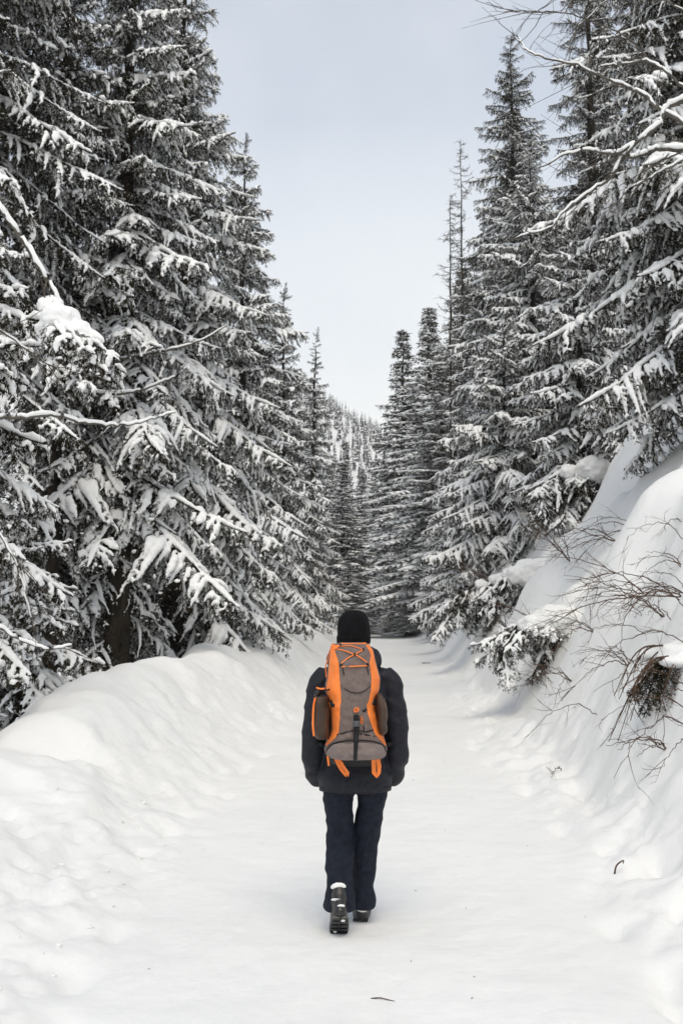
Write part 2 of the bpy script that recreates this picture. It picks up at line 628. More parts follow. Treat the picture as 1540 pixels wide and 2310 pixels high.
def spruce_branch(seed, L, heavy, bushy=1.0):
    """(needle mesh, snow mesh) of one branch that grows along +X"""
    ax, lats, tert, rng = branch_skeleton(seed, L, bushy)
    b = MB()
    b.tube(ax, [0.006 + 0.014 * L / 2.6 * (1 - i / 13.) for i in range(14)], 5, 0)
    for p, l, tt, sd in lats:
        if l > 0.3:
            b.tube(p, [0.006, 0.005, 0.004, 0.003, 0.002], 3, 0, cap=False)
    tw = [ax[3:]] + [q[0] for q in lats] + [q[0] for q in tert]
    tri = needle_tris(tw, 0.036, 4, 0.046, 0.013, rng, 0.25 + 0.65 * heavy)
    nv = len(b.v)
    nt = len(tri) // 3
    me = bpy.data.meshes.new('spruce_branch')
    verts = np.concatenate([np.array([tuple(v) for v in b.v]), tri])
    faces = b.f + [(nv + 3 * i, nv + 3 * i + 1, nv + 3 * i + 2) for i in range(nt)]
    me.from_pydata(verts.tolist(), [], faces)
    me.materials.append(M['bark'])
    me.materials.append(M['needles'])
    me.materials.append(M['snow_tree'])
    up = (tri.reshape(-1, 3, 3)[:, 2, 2] - tri.reshape(-1, 3, 3)[:, 0, 2])
    dust = (rng.rand(nt) < (0.02 + 0.080 * heavy) * np.where(up > -0.012, 1.7, 0.75)).astype(int)      # needles dusted with snow
    me.polygons.foreach_set('material_index', [0] * len(b.f) + (1 + dust).tolist())
    me.update()
    # --- snow resting on it
    s = MB()

    def lie(p, r0, r1, lift):
        p = np.asarray(p)
        n = len(p)
        prof = [max(0.35, math.sin(math.pi * (0.12 + 0.8 * i / (n - 1)))) for i in range(n)]
        rr = [(r0 + (r1 - r0) * i / (n - 1)) * prof[i] * rng.uniform(0.8, 1.25) for i in range(n)]
        s.tube([tuple(q + np.array((0, 0, lift * rr[i] + 0.006))) for i, q in enumerate(p)], rr, 7, squash=0.72)

    k = 1
    while k < 13:
        m = rng.randint(3, 7)
        if rng.rand() < 0.70 + 0.3 * heavy:
            seg = ax[k:min(k + m + 1, 14)]
            if len(seg) > 2:
                lie(seg, 0.034 + 0.028 * heavy, 0.028 + 0.020 * heavy, 0.75)
        k += m
    # snow gathers in pads: a few places along the branch hold most of it
    pads = [(rng.uniform(0.15, 1.0), rng.choice((-1, 0, 0, 1)), rng.uniform(0.08, 0.17)) for _ in range(int(2 + 2.2 * L * (0.4 + 0.6 * heavy)))]

    def pad(tt, sd):
        return max(math.exp(-((tt - c) / w) ** 2) * (1.0 if (h == 0 or sd == h) else 0.35) for c, h, w in pads)

    for p, l, tt, sd in lats:
        c = pad(tt, sd)
        if rng.rand() < (0.30 + 0.27 * heavy) + (0.35 + 0.5 * heavy) * c:
            a = rng.randint(0, 2)
            e = rng.randint(4, 6)
            w = (0.022 + 0.020 * heavy) * rng.uniform(0.7, 1.25) * (0.75 + 0.4 * min(l / 0.6, 1)) * (0.75 + 0.75 * c)
            q, _ = poly_points(p[a:e], max(0.045, l / 8))
            if len(q) > 2:
                lie(q + rng.normal(size=q.shape) * 0.010, w, w * 0.55, 0.8)
    for p, l, tt, sd in tert:
        if sd == 0:
            continue
        c = pad(tt, sd)
        if rng.rand() < (0.15 + 0.22 * heavy) + (0.3 + 0.5 * heavy) * c:
            w = (rng.uniform(0.013, 0.022) + 0.008 * heavy) * (0.8 + 0.55 * c)
            q, _ = poly_points(p, 0.035)
            if len(q) > 2:
                lie(q, w * 1.15, w * 0.55, 0.7)
    me2 = s.mesh('snow', M['snow_tree'])
    nf = 8200 if L > 2 else (4600 if L > 1.3 else 2300)
    vox = 0.0145 if L > 2 else 0.0125
    me2 = baked(me2, [('REMESH', dict(mode='VOXEL', voxel_size=vox))], 'snow_load', M['snow_tree'])
    displace(me2, 0.012, 22, seed, 3)
    ratio = min(1.0, nf * (1 + 0.8 * heavy) / max(1, len(me2.polygons) * 2))
    me2 = baked(me2, [('DECIMATE', dict(ratio=ratio))], 'snow_load', M['snow_tree'])
    return me, me2


LIB = {}
CLASSES = {'long': 2.7, 'mid': 1.7, 'short': 0.95}
for ck, (cn, cl) in enumerate(CLASSES.items()):
    for h, hv in (('light', 0.05), ('some', 0.55), ('heavy', 1.0)):
        LIB[cn, h] = [spruce_branch(100 * ck + 10 * i + int(hv * 7), cl * (1 + 0.08 * (i - 1)), hv, 1.12 if hv > .9 else 1.0) for i in range(3)]

BARE = []


def dead_branch_mesh(seed, L):
    rng = np.random.RandomState(seed)
    b = MB()
    t = np.linspace(0, 1, 7)
    ax = np.stack([L * t, 0.06 * L * np.sin(t * 5 + seed), -0.16 * L * t ** 2 + 0.02 * rng.normal(size=7)], -1)
    b.tube(ax, [0.014 * (1 - 0.85 * u) for u in t], 4)
    for k in range(int(9 * L)):
        u = rng.uniform(0.2, 1)
        p = np.array([np.interp(u, t, ax[:, i]) for i in range(3)])
        l = rng.uniform(0.15, 0.4)
        d = np.array([0.6, rng.choice([-1, 1]) * rng.uniform(.4, .9), rng.uniform(-.5, .15)])
        b.tube([p, p + d * l * .5, p + d * l + (0, 0, -.03)], [0.006, 0.004, 0.002], 3, cap=False)
    return b.mesh('dead_branch', M['bark'])


BARE = [dead_branch_mesh(i, 1.0) for i in range(3)]


def trunk_mesh(H, r, lean=(0, 0), seed=0):
    b = MB()
    rng = np.random.RandomState(seed)
    pts, rad = [], []
    n = 22
    for i in range(n + 1):
        t = i / n
        pts.append((lean[0] * t ** 1.3 + 0.02 * rng.normal(), lean[1] * t + 0.02 * rng.normal(), -0.6 + (H + 0.6) * t))
        rad.append(r * ((1 - t) ** 0.85) * (1 + 0.35 * math.exp(-t * n / 1.2)) + 0.006)
    b.tube(pts, rad, 12)
    me = b.mesh('trunk', M['bark'])
    return displace(me, r * 0.10, 9, seed, 2)


def spruce(label, x, y, H, Rad, base, seed, r=None, snow=(0.9, 0.5), droop=1.0, lean=(0, 0), spacing=0.42, per=5, z=None, taper=0.82,
           group=None, dead=True, gaps=()):
    rng = random.Random(seed)
    z0 = terr(x, y) if z is None else z
    t = empty('spruce_tree', (x, y, z0))
    tag(t, label, 'tree', group)
    r = r or 0.011 * H + 0.02
    obj('trunk', trunk_mesh(H, r, lean, seed), t)
    crown = empty('crown')
    crown.parent = t
    h = base
    while h < H - 0.12:
        f = h / H
        q = (h - base) / max(0.1, H - base)
        full = Rad * ((1 - q) ** taper) * (0.72 + 0.28 * sstep(0, 0.16, q)) + 0.16
        nb = per if q < 0.8 else 4
        off = rng.uniform(0, 6.28)
        for k in range(nb):
            ln = full * rng.choice((0.62, 0.8, 0.95, 1.0, 1.08, 1.2))
            az = off + 2 * math.pi * k / nb + rng.uniform(-.35, .35)
            if any(h < top and abs((az - ac + math.pi) % (2 * math.pi) - math.pi) < hw for ac, hw, top in gaps):
                continue
            cn = 'long' if ln > 2.05 else ('mid' if ln > 1.2 else 'short')
            lo, hi = snow
            w = lo * (1 - q) + hi * q
            rr = rng.random() * 0.7 + w - 0.35
            hv = 'heavy' if rr > 0.62 else ('some' if rr > 0.28 else 'light')
            bm, sm = rng.choice(LIB[cn, hv])
            sc = ln / CLASSES[cn]
            pitch = (26 - 0) * q ** 2.2 + (-30 * droop) * (1 - q) ** 0.8 + rng.uniform(-8, 8)
            hh = h + rng.uniform(-.18, .18)
            tt = min(1, max(0, hh / H))
            loc = (lean[0] * tt ** 1.3, lean[1] * tt, hh)
            rot = (R(rng.uniform(-9, 9)), R(-pitch), az)
            scl = (sc, sc * rng.uniform(0.9, 1.15) * (1 if rng.random() < .5 else -1), sc * rng.uniform(0.9, 1.1))
            obj('branch', bm, crown, loc, rot, scl)
            obj('snow_load', sm, crown, loc, rot, scl)['kind'] = 'stuff'
        h += spacing * (1.0 - 0.42 * q) * rng.uniform(0.8, 1.2)
    # leader
    obj('branch', LIB['short', 'light'][seed % 3][0], crown, (lean[0], lean[1], H - 0.55), (0, R(-86), 0), (0.75, 0.45, 0.45))
    if dead:
        for k in range(int(base * 3.2)):
            hh = rng.uniform(0.9, base + 0.6)
            s = rng.uniform(0.7, 1.5)
            obj('dead_branch', rng.choice(BARE), t, (0, 0, hh), (0, R(rng.uniform(5, 25)), rng.uniform(0, 6.28)), (s, s, s))
    return t
# ------------------------------------------------------------------ trees along the path, left
GL = 'snowy spruces along the snow bank'
FR = -1.35      # azimuth that faces the path's near end
spruce('tall spruce with a thin trunk standing at the very edge behind the snow bank', -4.94, 17.0, 16.5, 2.2, 2.4, 1, r=0.13, snow=(0.6, 0.35), droop=1.3, group=GL, gaps=((FR, 1.3, 6.6),))
spruce('big spruce with the thickest bare lower trunk behind the snow bank', -3.92, 17.6, 17.5, 2.9, 1.7, 2, r=0.24, snow=(1.0, 0.65), droop=1.45, group=GL, spacing=0.46, gaps=((FR, 1.0, 4.0),), taper=0.9)
spruce('broad drooping spruce whose boughs reach furthest over the path from the snow bank', -3.42, 20.5, 17.6, 3.4, 1.7, 36, r=0.23, snow=(1.15, 0.7), droop=1.5, group=GL, spacing=0.43, gaps=((FR, 0.85, 4.3),), taper=0.95)
spruce('high-crowned spruce at the very edge of the picture, its boughs starting far up', -5.75, 15.2, 19.0, 2.7, 5.4, 10, r=0.17, snow=(0.7, 0.4), droop=1.35, group=GL, spacing=0.42)
bough_host = spruce('slim near spruce behind the end of the bank, only bough tips in view', -3.95, 9.7, 7.2, 1.55, 2.3, 12, r=0.07, snow=(1.1, 0.8), droop=1.2, group=GL, spacing=0.42, dead=False)
spruce('low spruce close behind the dip in the snow bank', -5.3, 13.0, 4.6, 1.7, 0.6, 4, r=0.08, snow=(0.95, 0.7), droop=1.4, group=GL, spacing=0.36, dead=False)
spruce('pointed spruce with a bare tip, second to last of the bank side row', -2.15, 36, 13.7, 2.6, 0.8, 5, snow=(1.0, 0.45), droop=1.3, group=GL, spacing=0.46, taper=0.95)
spruce('last pointed spruce of the bank side row, with an uneven top', -1.5, 48, 15.2, 1.9, 0.8, 6, snow=(1.0, 0.45), droop=1.15, group=GL, spacing=0.5, taper=0.95, lean=(0.25, 0))
spruce('spruce filling the gap behind the broad drooping one', -2.9, 28.5, 16.0, 2.9, 1.2, 7, snow=(1.0, 0.5), droop=1.4, group=GL, spacing=0.5)
spruce('small young spruce bowed with snow behind the dip in the snow bank', -3.75, 11.8, 3.4, 1.15, 0.5, 9, r=0.04, snow=(0.9, 0.8), droop=1.6, group=GL, spacing=0.30, dead=False)

# ------------------------------------------------------------------ trees on the slope, right
GR = 'snowy spruces on the slope'
spruce('tall slender spruce with a dark narrow top above the slope', 6.8, 38, 20.6, 3.5, 1.2, 21, snow=(1.05, -0.1), droop=0.9, group=GR, spacing=0.5, taper=0.78)
spruce('sparse spruce with sky showing through its dark crown', 8.9, 34, 21.5, 2.6, 2.0, 22, snow=(0.6, -0.1), droop=0.8, group=GR, spacing=0.66, per=4)
spruce('nearest big spruce on the slope, boughs thick with snow cushions', 6.15, 16.5, 18, 3.2, 1.0, 23, snow=(1.1, -0.35), droop=1.2, group=GR, spacing=0.46)
spruce('very tall dark spruce at the top of the slope behind the nearest one', 9.3, 28, 23, 3.0, 2.0, 24, snow=(0.65, -0.1), group=GR, spacing=0.6)
spruce('mid-height snow-clad spruce in front of the slender dark-topped one', 6.3, 32, 13.0, 3.3, 0.9, 25, snow=(1.15, 0.8), group=GR, spacing=0.45, droop=0.8)
spruce('snow-clad spruce standing under the two bare larches', 6.3, 43, 15.5, 3.2, 1.0, 26, snow=(1.1, 0.6), group=GR, spacing=0.58)
spruce('small spruce at the foot of the slope under the larches', 4.25, 36, 6.2, 1.7, 0.4, 27, r=0.06, snow=(1.0, 0.8), group=GR, spacing=0.36, dead=False)
spruce('stocky spruce with one snowy bough reaching out over the path', 5.0, 30, 8.0, 2.8, 0.7, 28, r=0.10, snow=(1.15, 0.95), group=GR, spacing=0.38, droop=0.9, dead=False)
spruce('stocky dark-hearted spruce midway up the slope', 6.2, 25.5, 8.0, 2.6, 0.6, 29, r=0.10, snow=(1.1, 0.95), group=GR, spacing=0.4, droop=1.05, dead=False)
spruce('small snow-buried spruce at the bend of the path', 4.75, 46, 6.5, 1.9, 0.4, 30, r=0.06, snow=(1.15, 0.95), group=GR, spacing=0.4, dead=False)


# ------------------------------------------------------------------ farther spruces: one crown mesh shared by several trees
def far_crown(seed, H=20.0, Rad=2.2, base=1.0, heavy=0.6):
    rng = np.random.RandomState(seed)
    tw, s = [], MB()
    h = base
    while h < H - 0.1:
        q = (h - base) / (H - base)
        full = Rad * (1 - q) ** 0.9 + 0.07
        nb = 6 if q < 0.75 else 4
        off = rng.uniform(0, 6.28)
        for k in range(nb):
            ln = full * rng.uniform(0.6, 1.2)
            az = off + 6.283 * k / nb + rng.uniform(-.4, .4)
            pitch = R(24 * q ** 2 - 24 * (1 - q) + rng.uniform(-9, 9))
            ca, sa = math.cos(az), math.sin(az)
            hh = h + rng.uniform(-.2, .2)

            def pt(a, bq, c):
                xx = a * math.cos(pitch) - c * math.sin(pitch)
                zz = a * math.sin(pitch) + c * math.cos(pitch)
                return np.array((xx * ca - bq * sa, xx * sa + bq * ca, hh + zz))
            ax = [pt(ln * t, 0, -0.18 * ln * t * t + 0.05 * ln * t ** 4) for t in (0.1, 0.4, 0.7, 1.0)]
            tw.append(np.array(ax))
            m = max(2, int(ln / 0.3))
            lats = []
            for j in range(m):
                t = 0.25 + 0.75 * j / m
                l = (0.34 * ln * (1 - t) + 0.14) * rng.uniform(.7, 1.2)
                for sd in (-1, 1):
                    c0 = -0.18 * ln * t * t
                    p = np.array([pt(ln * t, 0, c0), pt(ln * t + l * .35, sd * l * .45, c0 - .08 * l), pt(ln * t + l * .6, sd * l * .85, c0 - .4 * l)])
                    tw.append(p)
                    lats.append(p)
                p = np.array([pt(ln * t, 0, c0), pt(ln * t + .05, 0, c0 - .12), pt(ln * t + .08, 0, c0 - .3)])
                tw.append(p)
            hv = heavy * (1.05 - 0.75 * q)
            if rng.rand() < 0.35 + hv * 0.8:
                w = (0.045 + 0.06 * hv) * rng.uniform(.7, 1.2)
                s.tube([p + np.array((0, 0, w * .6)) for p in ax[0 if rng.rand() < .5 else 1:]], w * rng.uniform(.8, 1.1), 5, squash=0.7)
            for p in lats:
                if rng.rand() < 0.15 + 0.75 * hv:
                    w = (0.035 + 0.05 * hv) * rng.uniform(.6, 1.3)
                    s.tube([p[0] + (0, 0, w * .5), p[1] + (0, 0, w * .7), p[2] + (0, 0, w * .5)], [w * .7, w, w * .5], 5, squash=0.7)
        h += rng.uniform(0.32, 0.46) * (1 - 0.3 * q)
    tri = needle_tris(tw, 0.13, 4, 0.15, 0.055, rng, 0.6 * heavy)
    me = bpy.data.meshes.new('far_crown')
    me.from_pydata(tri.tolist(), [], np.arange(len(tri)).reshape(-1, 3).tolist())
    me.materials.append(M['needles_far'])
    me.materials.append(M['snow_tree'])
    me.polygons.foreach_set('material_index', (rng.rand(len(tri) // 3) < 0.17 * heavy).astype(int).tolist())
    me.update()
    return me, s.mesh('far_snow', M['snow_tree'])


FARC = [far_crown(301, heavy=1.05, Rad=2.7), far_crown(302, heavy=0.8, Rad=2.6), far_crown(303, heavy=1.25, Rad=2.9)]
FART = trunk_mesh(20.0, 0.22, seed=9)
far_spruces = [  # x, y, height, width, variant, label
    (4.9, 78, 23.6, 2.05, 1, 'tall slim spruce standing free against the sky where the path bends'),
    (6.3, 70, 21.0, 1.9, 0, 'tall spruce just behind the slim one at the bend'),
    (5.75, 56, 13.8, 1.8, 2, 'snow-laden spruce below the slim one at the bend'),
    (7.6, 60, 18.5, 1.7, 2, 'spruce behind the bare larches'),
    (8.6, 47, 20.5, 1.1, 1, 'spruce on the upper slope behind the larches'),
    (11.5, 42, 21.0, 1.2, 0, 'spruce high on the slope behind the sparse one'),
    (13.5, 33, 20.0, 1.2, 2, 'spruce high on the slope near its crest'),
    (0.45, 100, 18.2, 1.1, 1, 'dark pointed spruce at the end of the path gap'),
    (0.05, 63, 10.5, 1.15, 0, 'dark spruce standing just behind the head of the hiker'),
    (1.75, 86, 14.0, 0.95, 0, 'shorter spruce beside the dark pointed one in the gap'),
    (3.0, 92, 15.5, 0.95, 2, 'snowy spruce in the path gap next to the slim tree'),
    (-0.9, 76, 12.5, 1.0, 2, 'snow-laden spruce peeking out past the bank side row'),
    (4.3, 66, 9.0, 1.1, 2, 'low snowy spruce at the far end of the path'),
    (1.5, 79, 5.2, 0.75, 2, 'small frosted spruce where the path is lost from sight'),
    (2.9, 83, 6.5, 0.85, 2, 'frosted spruce of middling size closing off the path'),
    (4.1, 74, 5.6, 0.8, 2, 'small frosted spruce at the foot of the slim tall one'),
    (5.2, 50, 4.6, 0.7, 2, 'small frosted spruce stepping down the slope to the path'),
    (0.35, 57, 4.2, 0.75, 2, 'small frosted spruce beside the snow bank beyond the head of the hiker'),
    (4.75, 59, 5.4, 0.85, 2, 'small frosted spruce across the path from the snow bank row'),
    (2.2, 104, 16.5, 1.0, 0, 'spruce at the back of the path gap'),
    (-6.4, 40, 16.5, 1.15, 0, 'spruce seen between the two thick trunks'),
    (-12.5, 46, 18.5, 1.2, 2, 'far spruce on the open ground deep in the wood'),
    (-4.6, 60, 18.0, 1.1, 0, 'far spruce hidden behind the pointed ones of the bank side row'),
    (-5.2, -7, 20.0, 1.25, 0, 'unseen spruce added behind the viewer on the bank side to shade the foreground'),  # added out of view, only to shade the near path
    (5.4, -9, 21.0, 1.25, 1, 'unseen spruce added behind the viewer on the slope side to shade the foreground'),  # second unseen tree added to shade the foreground
    (10.4, 62, 19.0, 1.1, 2, 'far spruce at the top of the slope behind the snow-clad ones'),
]
for i, (x, y, h, w, v, lab) in enumerate(far_spruces):
    t = empty('spruce_tree', (x, y, terr(x, y) - 0.2))
    tag(t, lab, 'tree', 'farther spruces of the valley')
    sc = (w * (1 if i % 2 else -1), w, h / 20.0)
    rz = (0, 0, i * 2.399)
    obj('trunk', FART, t, (0, 0, 0), rz, sc)
    obj('crown', FARC[v][0], t, (0, 0, 0), rz, sc)
    obj('snow_load', FARC[v][1], t, (0, 0, 0), rz, sc)['kind'] = 'stuff'


# ------------------------------------------------------------------ two bare larches
def larch(x, y, H, seed, lab):
    rng = np.random.RandomState(seed)
    t = empty('bare_larch', (x, y, terr(x, y)))
    tag(t, lab, 'tree', 'bare larches')
    obj('trunk', trunk_mesh(H, 0.13, (0.1, 0), seed), t)
    b = MB()
    h = 0.30 * H
    while h < H - 0.2:
        q = (h - 0.3 * H) / (0.7 * H)
        l = (1.75 * (1 - q) ** 0.8 + 0.22) * rng.uniform(.55, 1.15)
        az = rng.uniform(0, 6.283)
        d = np.array((math.cos(az), math.sin(az), 0))
        bz = np.array((0.1 * (h / H), 0, h))
        dr = rng.uniform(.05, .25)
        pts = [bz + d * l * u + np.array((0, 0, l * (-dr * 1.5 * u + (dr + .28) * u * u * u))) for u in (0, .3, .6, .85, 1)]
        b.tube(pts, [0.022, 0.018, 0.014, 0.010, 0.006], 3, cap=False)
        for k in range(int(6 + 9 * l)):
            u = rng.uniform(.2, 1)
            p = bz + d * l * u + np.array((0, 0, l * (-dr * 1.5 * u + (dr + .28) * u ** 3)))
            e = d * rng.uniform(-.1, .3) + np.array((rng.normal() * .22, rng.normal() * .22, rng.uniform(-.25, .2)))
            b.tube([p, p + e * .6], [0.011, 0.006], 3, cap=False)
        h += rng.uniform(0.10, 0.2)
    obj('crown', b.mesh('larch_crown', M['grey_bark']), t)
    return t


larch(6.16, 50, 23.4, 61, 'taller of the two bare larches against the sky')
larch(5.72, 51.5, 21.8, 62, 'shorter of the two bare larches against the sky')

# ------------------------------------------------------------------ far wood on the hill: reads as one mass
rng = np.random.RandomState(77)
nb_, sb_ = [], []
wood = MB()
for k in range(2800):
    x = rng.uniform(-110, 50)
    y = rng.uniform(250, 540)
    z = float(hill_z(x, y))
    H = rng.uniform(4.5, 9.5)
    w = H * rng.uniform(0.10, 0.15)
    n = 7
    for j in range(7):
        q = j / 7.0
        r0 = w * (1 - q) * rng.uniform(.85, 1.1)
        zz = z + 0.8 + (H - 0.8) * q
        lay = (H - 0.8) / 7 * 1.7
        ph = rng.uniform(0, 1)
        ring = [(x + r0 * math.cos(6.283 * (i + ph) / n) * rng.uniform(.7, 1.2), y + r0 * math.sin(6.283 * (i + ph) / n) * rng.uniform(.7, 1.2), zz - rng.uniform(0, .35) * lay * .5) for i in range(n)]
        wood.add(ring + [(x, y, zz + lay)], [(i, (i + 1) % n, n) for i in range(n)], 0)
        for i in range(n):
            if rng.rand() < 0.40:
                a = 6.283 * (i + ph + .5) / n
                rr = r0 * .62
                c = Vector((x + rr * math.cos(a), y + rr * math.sin(a), zz + lay * .36))
                sx = r0 * .42
                wood.add([(c.x - sx * math.sin(a), c.y + sx * math.cos(a), c.z - .1), (c.x + sx * math.sin(a), c.y - sx * math.cos(a), c.z - .1),
                          (c.x + sx * 1.0 * math.cos(a), c.y + sx * math.sin(a), c.z - .55), (c.x - sx * .9 * math.cos(a), c.y - sx * .9 * math.sin(a), c.z + .75),
                          (c.x, c.y, c.z + .4)],
                         [(2, 1, 4), (1, 3, 4), (3, 0, 4), (0, 2, 4)], 1)
o = obj('far_forest', wood.mesh('far_forest', [M['needles_far'], M['snow_tree']], smooth=False))
tag(o, 'distant wood of snowy spruces covering the far hill', 'forest', kind='stuff')
# ------------------------------------------------------------------ bare broad-leaved trees at the frame's edges
def smooth_line(pts, n=6):
    p = [np.array(q, float) for q in pts]
    p = [2 * p[0] - p[1]] + p + [2 * p[-1] - p[-2]]
    out = []
    for i in range(1, len(p) - 2):
        for k in range(n):
            t = k / n
            out.append(0.5 * ((2 * p[i]) + (-p[i - 1] + p[i + 1]) * t + (2 * p[i - 1] - 5 * p[i] + 4 * p[i + 1] - p[i + 2]) * t * t + (-p[i - 1] + 3 * p[i] - 3 * p[i + 1] + p[i + 2]) * t ** 3))
    out.append(p[-2])
    return out


def grow_twigs(b, line, rng, count, lmin, lmax, r, depth=1, down=-0.2, knots=True):
    n = len(line)
    for k in range(count):
        i = rng.randint(int(n * .15), n - 1)
        p = line[i]
        d = line[min(i + 1, n - 1)] - line[max(i - 1, 0)]
        d = d / (np.linalg.norm(d) + 1e-9)
        e = d * rng.uniform(.5, 1.1) + rng.normal(size=3) * np.array((.45, .45, .4)) + np.array((0, 0, down))
        e /= np.linalg.norm(e)
        l = rng.uniform(lmin, lmax)
        curve = rng.normal(size=3) * 0.18
        tw = [p + e * l * u + curve * l * u * u + rng.normal(size=3) * .012 * l for u in (0, .25, .5, .75, 1)]
        b.tube(tw, [r, r * .85, r * .7, r * .5, r * .3], 4, cap=False)
        if depth > 0:
            grow_twigs(b, smooth_line(tw, 3), rng, rng.randint(1, 4), lmin * .4, lmax * .5, r * .6, depth - 1, down)


def limb(parent, pts, r0, r1, seed, snow=1.0, twigs=6, tl=(.25, .7)):
    rng = np.random.RandomState(seed)
    org = Vector(parent.location)
    line = [q - np.array(org) for q in smooth_line(pts, 6)]
    line = [q + rng.normal(size=3) * 0.006 for q in line]
    n = len(line)
    b = MB()
    rad = [r0 + (r1 - r0) * i / (n - 1) for i in range(n)]
    b.tube(line, rad, 7)
    grow_twigs(b, line, rng, twigs, tl[0], tl[1], max(r1 * .8, 0.005))
    o = obj('limb', b.mesh('limb', M['grey_bark']), parent)
    if snow:
        s = MB()
        i = 0
        while i < n - 2:
            m = rng.randint(6, 16)
            seg = line[i:i + m]
            if len(seg) > 3:
                rr = [rad[min(i + j, n - 1)] * 1.05 * snow * (0.45 + 0.75 * math.sin(math.pi * (j + .5) / len(seg)) ** .5) * rng.uniform(.85, 1.15) + .004 for j in range(len(seg))]
                s.tube([tuple(q + np.array((0, 0, rad[min(i + j, n - 1)] * .55 + rr[j] * .75))) for j, q in enumerate(seg)], rr, 7)
            i += m if rng.rand() < .8 else m + 2
        if s.v:
            obj('snow_load', s.mesh('limb_snow', M['snow_tree']), o)['kind'] = 'stuff'
    return o


t = empty('bare_tree', (4.45, 9.3, terr(4.45, 9.3)))
tag(t, 'leafless tree on the slope, snow lined along its forking limbs', 'tree')
b = MB()
z0 = t.location.z
tl_ = [(0, 0, -.4), (0.03, .02, 1.0), (-.02, .1, 2.4), (-.1, .15, 3.6), (-.18, .2, 5.0), (-.1, .3, 7.0)]
b.tube(smooth_line(tl_, 4), [0.15 - 0.0052 * i for i in range(21)], 10)
obj('trunk', b.mesh('bare_trunk', M['grey_bark']), t)
limbs_r = [
    ([(4.31, 9.5, 6.9), (3.85, 9.68, 7.03), (3.53, 9.8, 6.99), (3.36, 9.86, 6.91), (3.28, 9.89, 6.76), (3.06, 9.96, 6.6), (2.93, 10.01, 6.53), (2.8, 10.06, 6.54), (2.63, 10.12, 6.6), (2.43, 10.19, 6.6), (2.12, 10.29, 6.49)], .034, .008, 1.15, 7),
    ([(4.27, 9.5, 5.93), (3.82, 9.68, 6.34), (3.51, 9.8, 6.45), (3.26, 9.89, 6.5), (3.11, 9.95, 6.45), (3.01, 9.98, 6.46)], .034, .018, 1.25, 3),
    ([(4.26, 9.5, 5.66), (3.82, 9.68, 6.34), (3.52, 9.8, 6.73), (3.3, 9.88, 6.94), (3.13, 9.95, 7.15), (2.95, 10.01, 7.28), (2.74, 10.09, 7.43), (2.49, 10.17, 7.6), (2.18, 10.28, 7.74), (2.0, 10.34, 7.88), (1.93, 10.36, 8.05)], .030, .006, .75, 12),
    ([(4.29, 9.5, 6.35), (3.84, 9.68, 6.76), (3.53, 9.8, 7.14), (3.35, 9.87, 7.37), (3.19, 9.93, 7.48), (2.96, 10.01, 7.51), (2.74, 10.09, 7.53)], .026, .007, .8, 7),
    ([(3.06, 9.96, 6.6), (2.93, 10.01, 6.45), (2.83, 10.04, 6.28), (2.62, 10.12, 6.14), (2.41, 10.19, 6.0), (2.21, 10.25, 5.8), (2.0, 10.33, 5.77), (1.82, 10.38, 5.7)], .022, .006, 1.0, 6),
    ([(4.29, 9.5, 6.49), (3.83, 9.68, 6.43), (3.5, 9.8, 6.34), (3.25, 9.89, 6.23), (3.0, 9.98, 6.12), (2.88, 10.02, 5.99)], .02, .006, .9, 4),
    ([(3.35, 9.87, 7.37), (3.23, 9.92, 7.51), (3.07, 9.97, 7.73), (2.89, 10.04, 7.91), (2.59, 10.14, 8.11), (2.33, 10.23, 8.23), (2.06, 10.32, 8.29), (1.83, 10.4, 8.37), (1.61, 10.47, 8.5)], .014, .004, 0, 12),
    ([(4.3, 9.6, 8.4), (3.7, 9.8, 8.5), (3.2, 9.9, 8.45), (2.8, 10.0, 8.5), (2.4, 10.1, 8.38), (2.1, 10.2, 8.2)], .018, .004, 0, 14),
    ([(4.3, 9.6, 7.6), (3.7, 9.8, 7.9), (3.3, 9.9, 8.2), (2.9, 10.0, 8.25), (2.55, 10.1, 8.0)], .016, .004, 0.5, 12),
]
for i, (pts, r0, r1, sn, tw) in enumerate(limbs_r):
    limb(t, pts, r0 * .8, r1 * .8, 400 + i, sn, tw + 4, (.25, .8))

t = empty('bare_tree', (-3.55, 8.2, terr(-3.55, 8.2)))
tag(t, 'leafless tree behind the near snow bank, snow on its long bowed limbs', 'tree')
b = MB()
b.tube(smooth_line([(0, 0, -.4), (.05, .05, 1.2), (.1, .1, 2.8), (.16, .12, 4.4), (.1, .2, 6.6)], 5), [0.12 - 0.0045 * i for i in range(21)], 10)
obj('trunk', b.mesh('bare_trunk_b', M['grey_bark']), t)
limb(t, [(-3.46, 8.32, 3.36), (-3.16, 8.43, 3.44), (-2.96, 8.5, 3.41), (-2.75, 8.57, 3.42), (-2.56, 8.64, 3.45), (-2.32, 8.72, 3.41), (-2.1, 8.79, 3.39), (-1.92, 8.85, 3.41), (-1.73, 8.91, 3.47), (-1.53, 8.97, 3.55)], .019, .005, 431, 1.2, 2)
limb(t, [(-3.42, 8.35, 5.9), (-3.25, 8.43, 5.62), (-3.02, 8.5, 5.28), (-2.84, 8.56, 5.02), (-2.65, 8.62, 4.72), (-2.53, 8.66, 4.51), (-2.46, 8.68, 4.29)], .024, .010, 432, 1.1, 7)
limb(t, [(-3.5, 8.3, 1.85), (-3.1, 8.43, 1.67), (-2.89, 8.5, 1.58), (-2.72, 8.56, 1.48), (-2.51, 8.63, 1.41), (-2.32, 8.7, 1.44)], .014, .005, 433, 1.2, 2)
limb(t, [(-3.48, 8.3, 2.6), (-3.2, 8.6, 2.62), (-2.95, 8.7, 2.35), (-2.8, 8.75, 2.0), (-2.72, 8.8, 1.6)], .012, .004, 434, .6, 8)
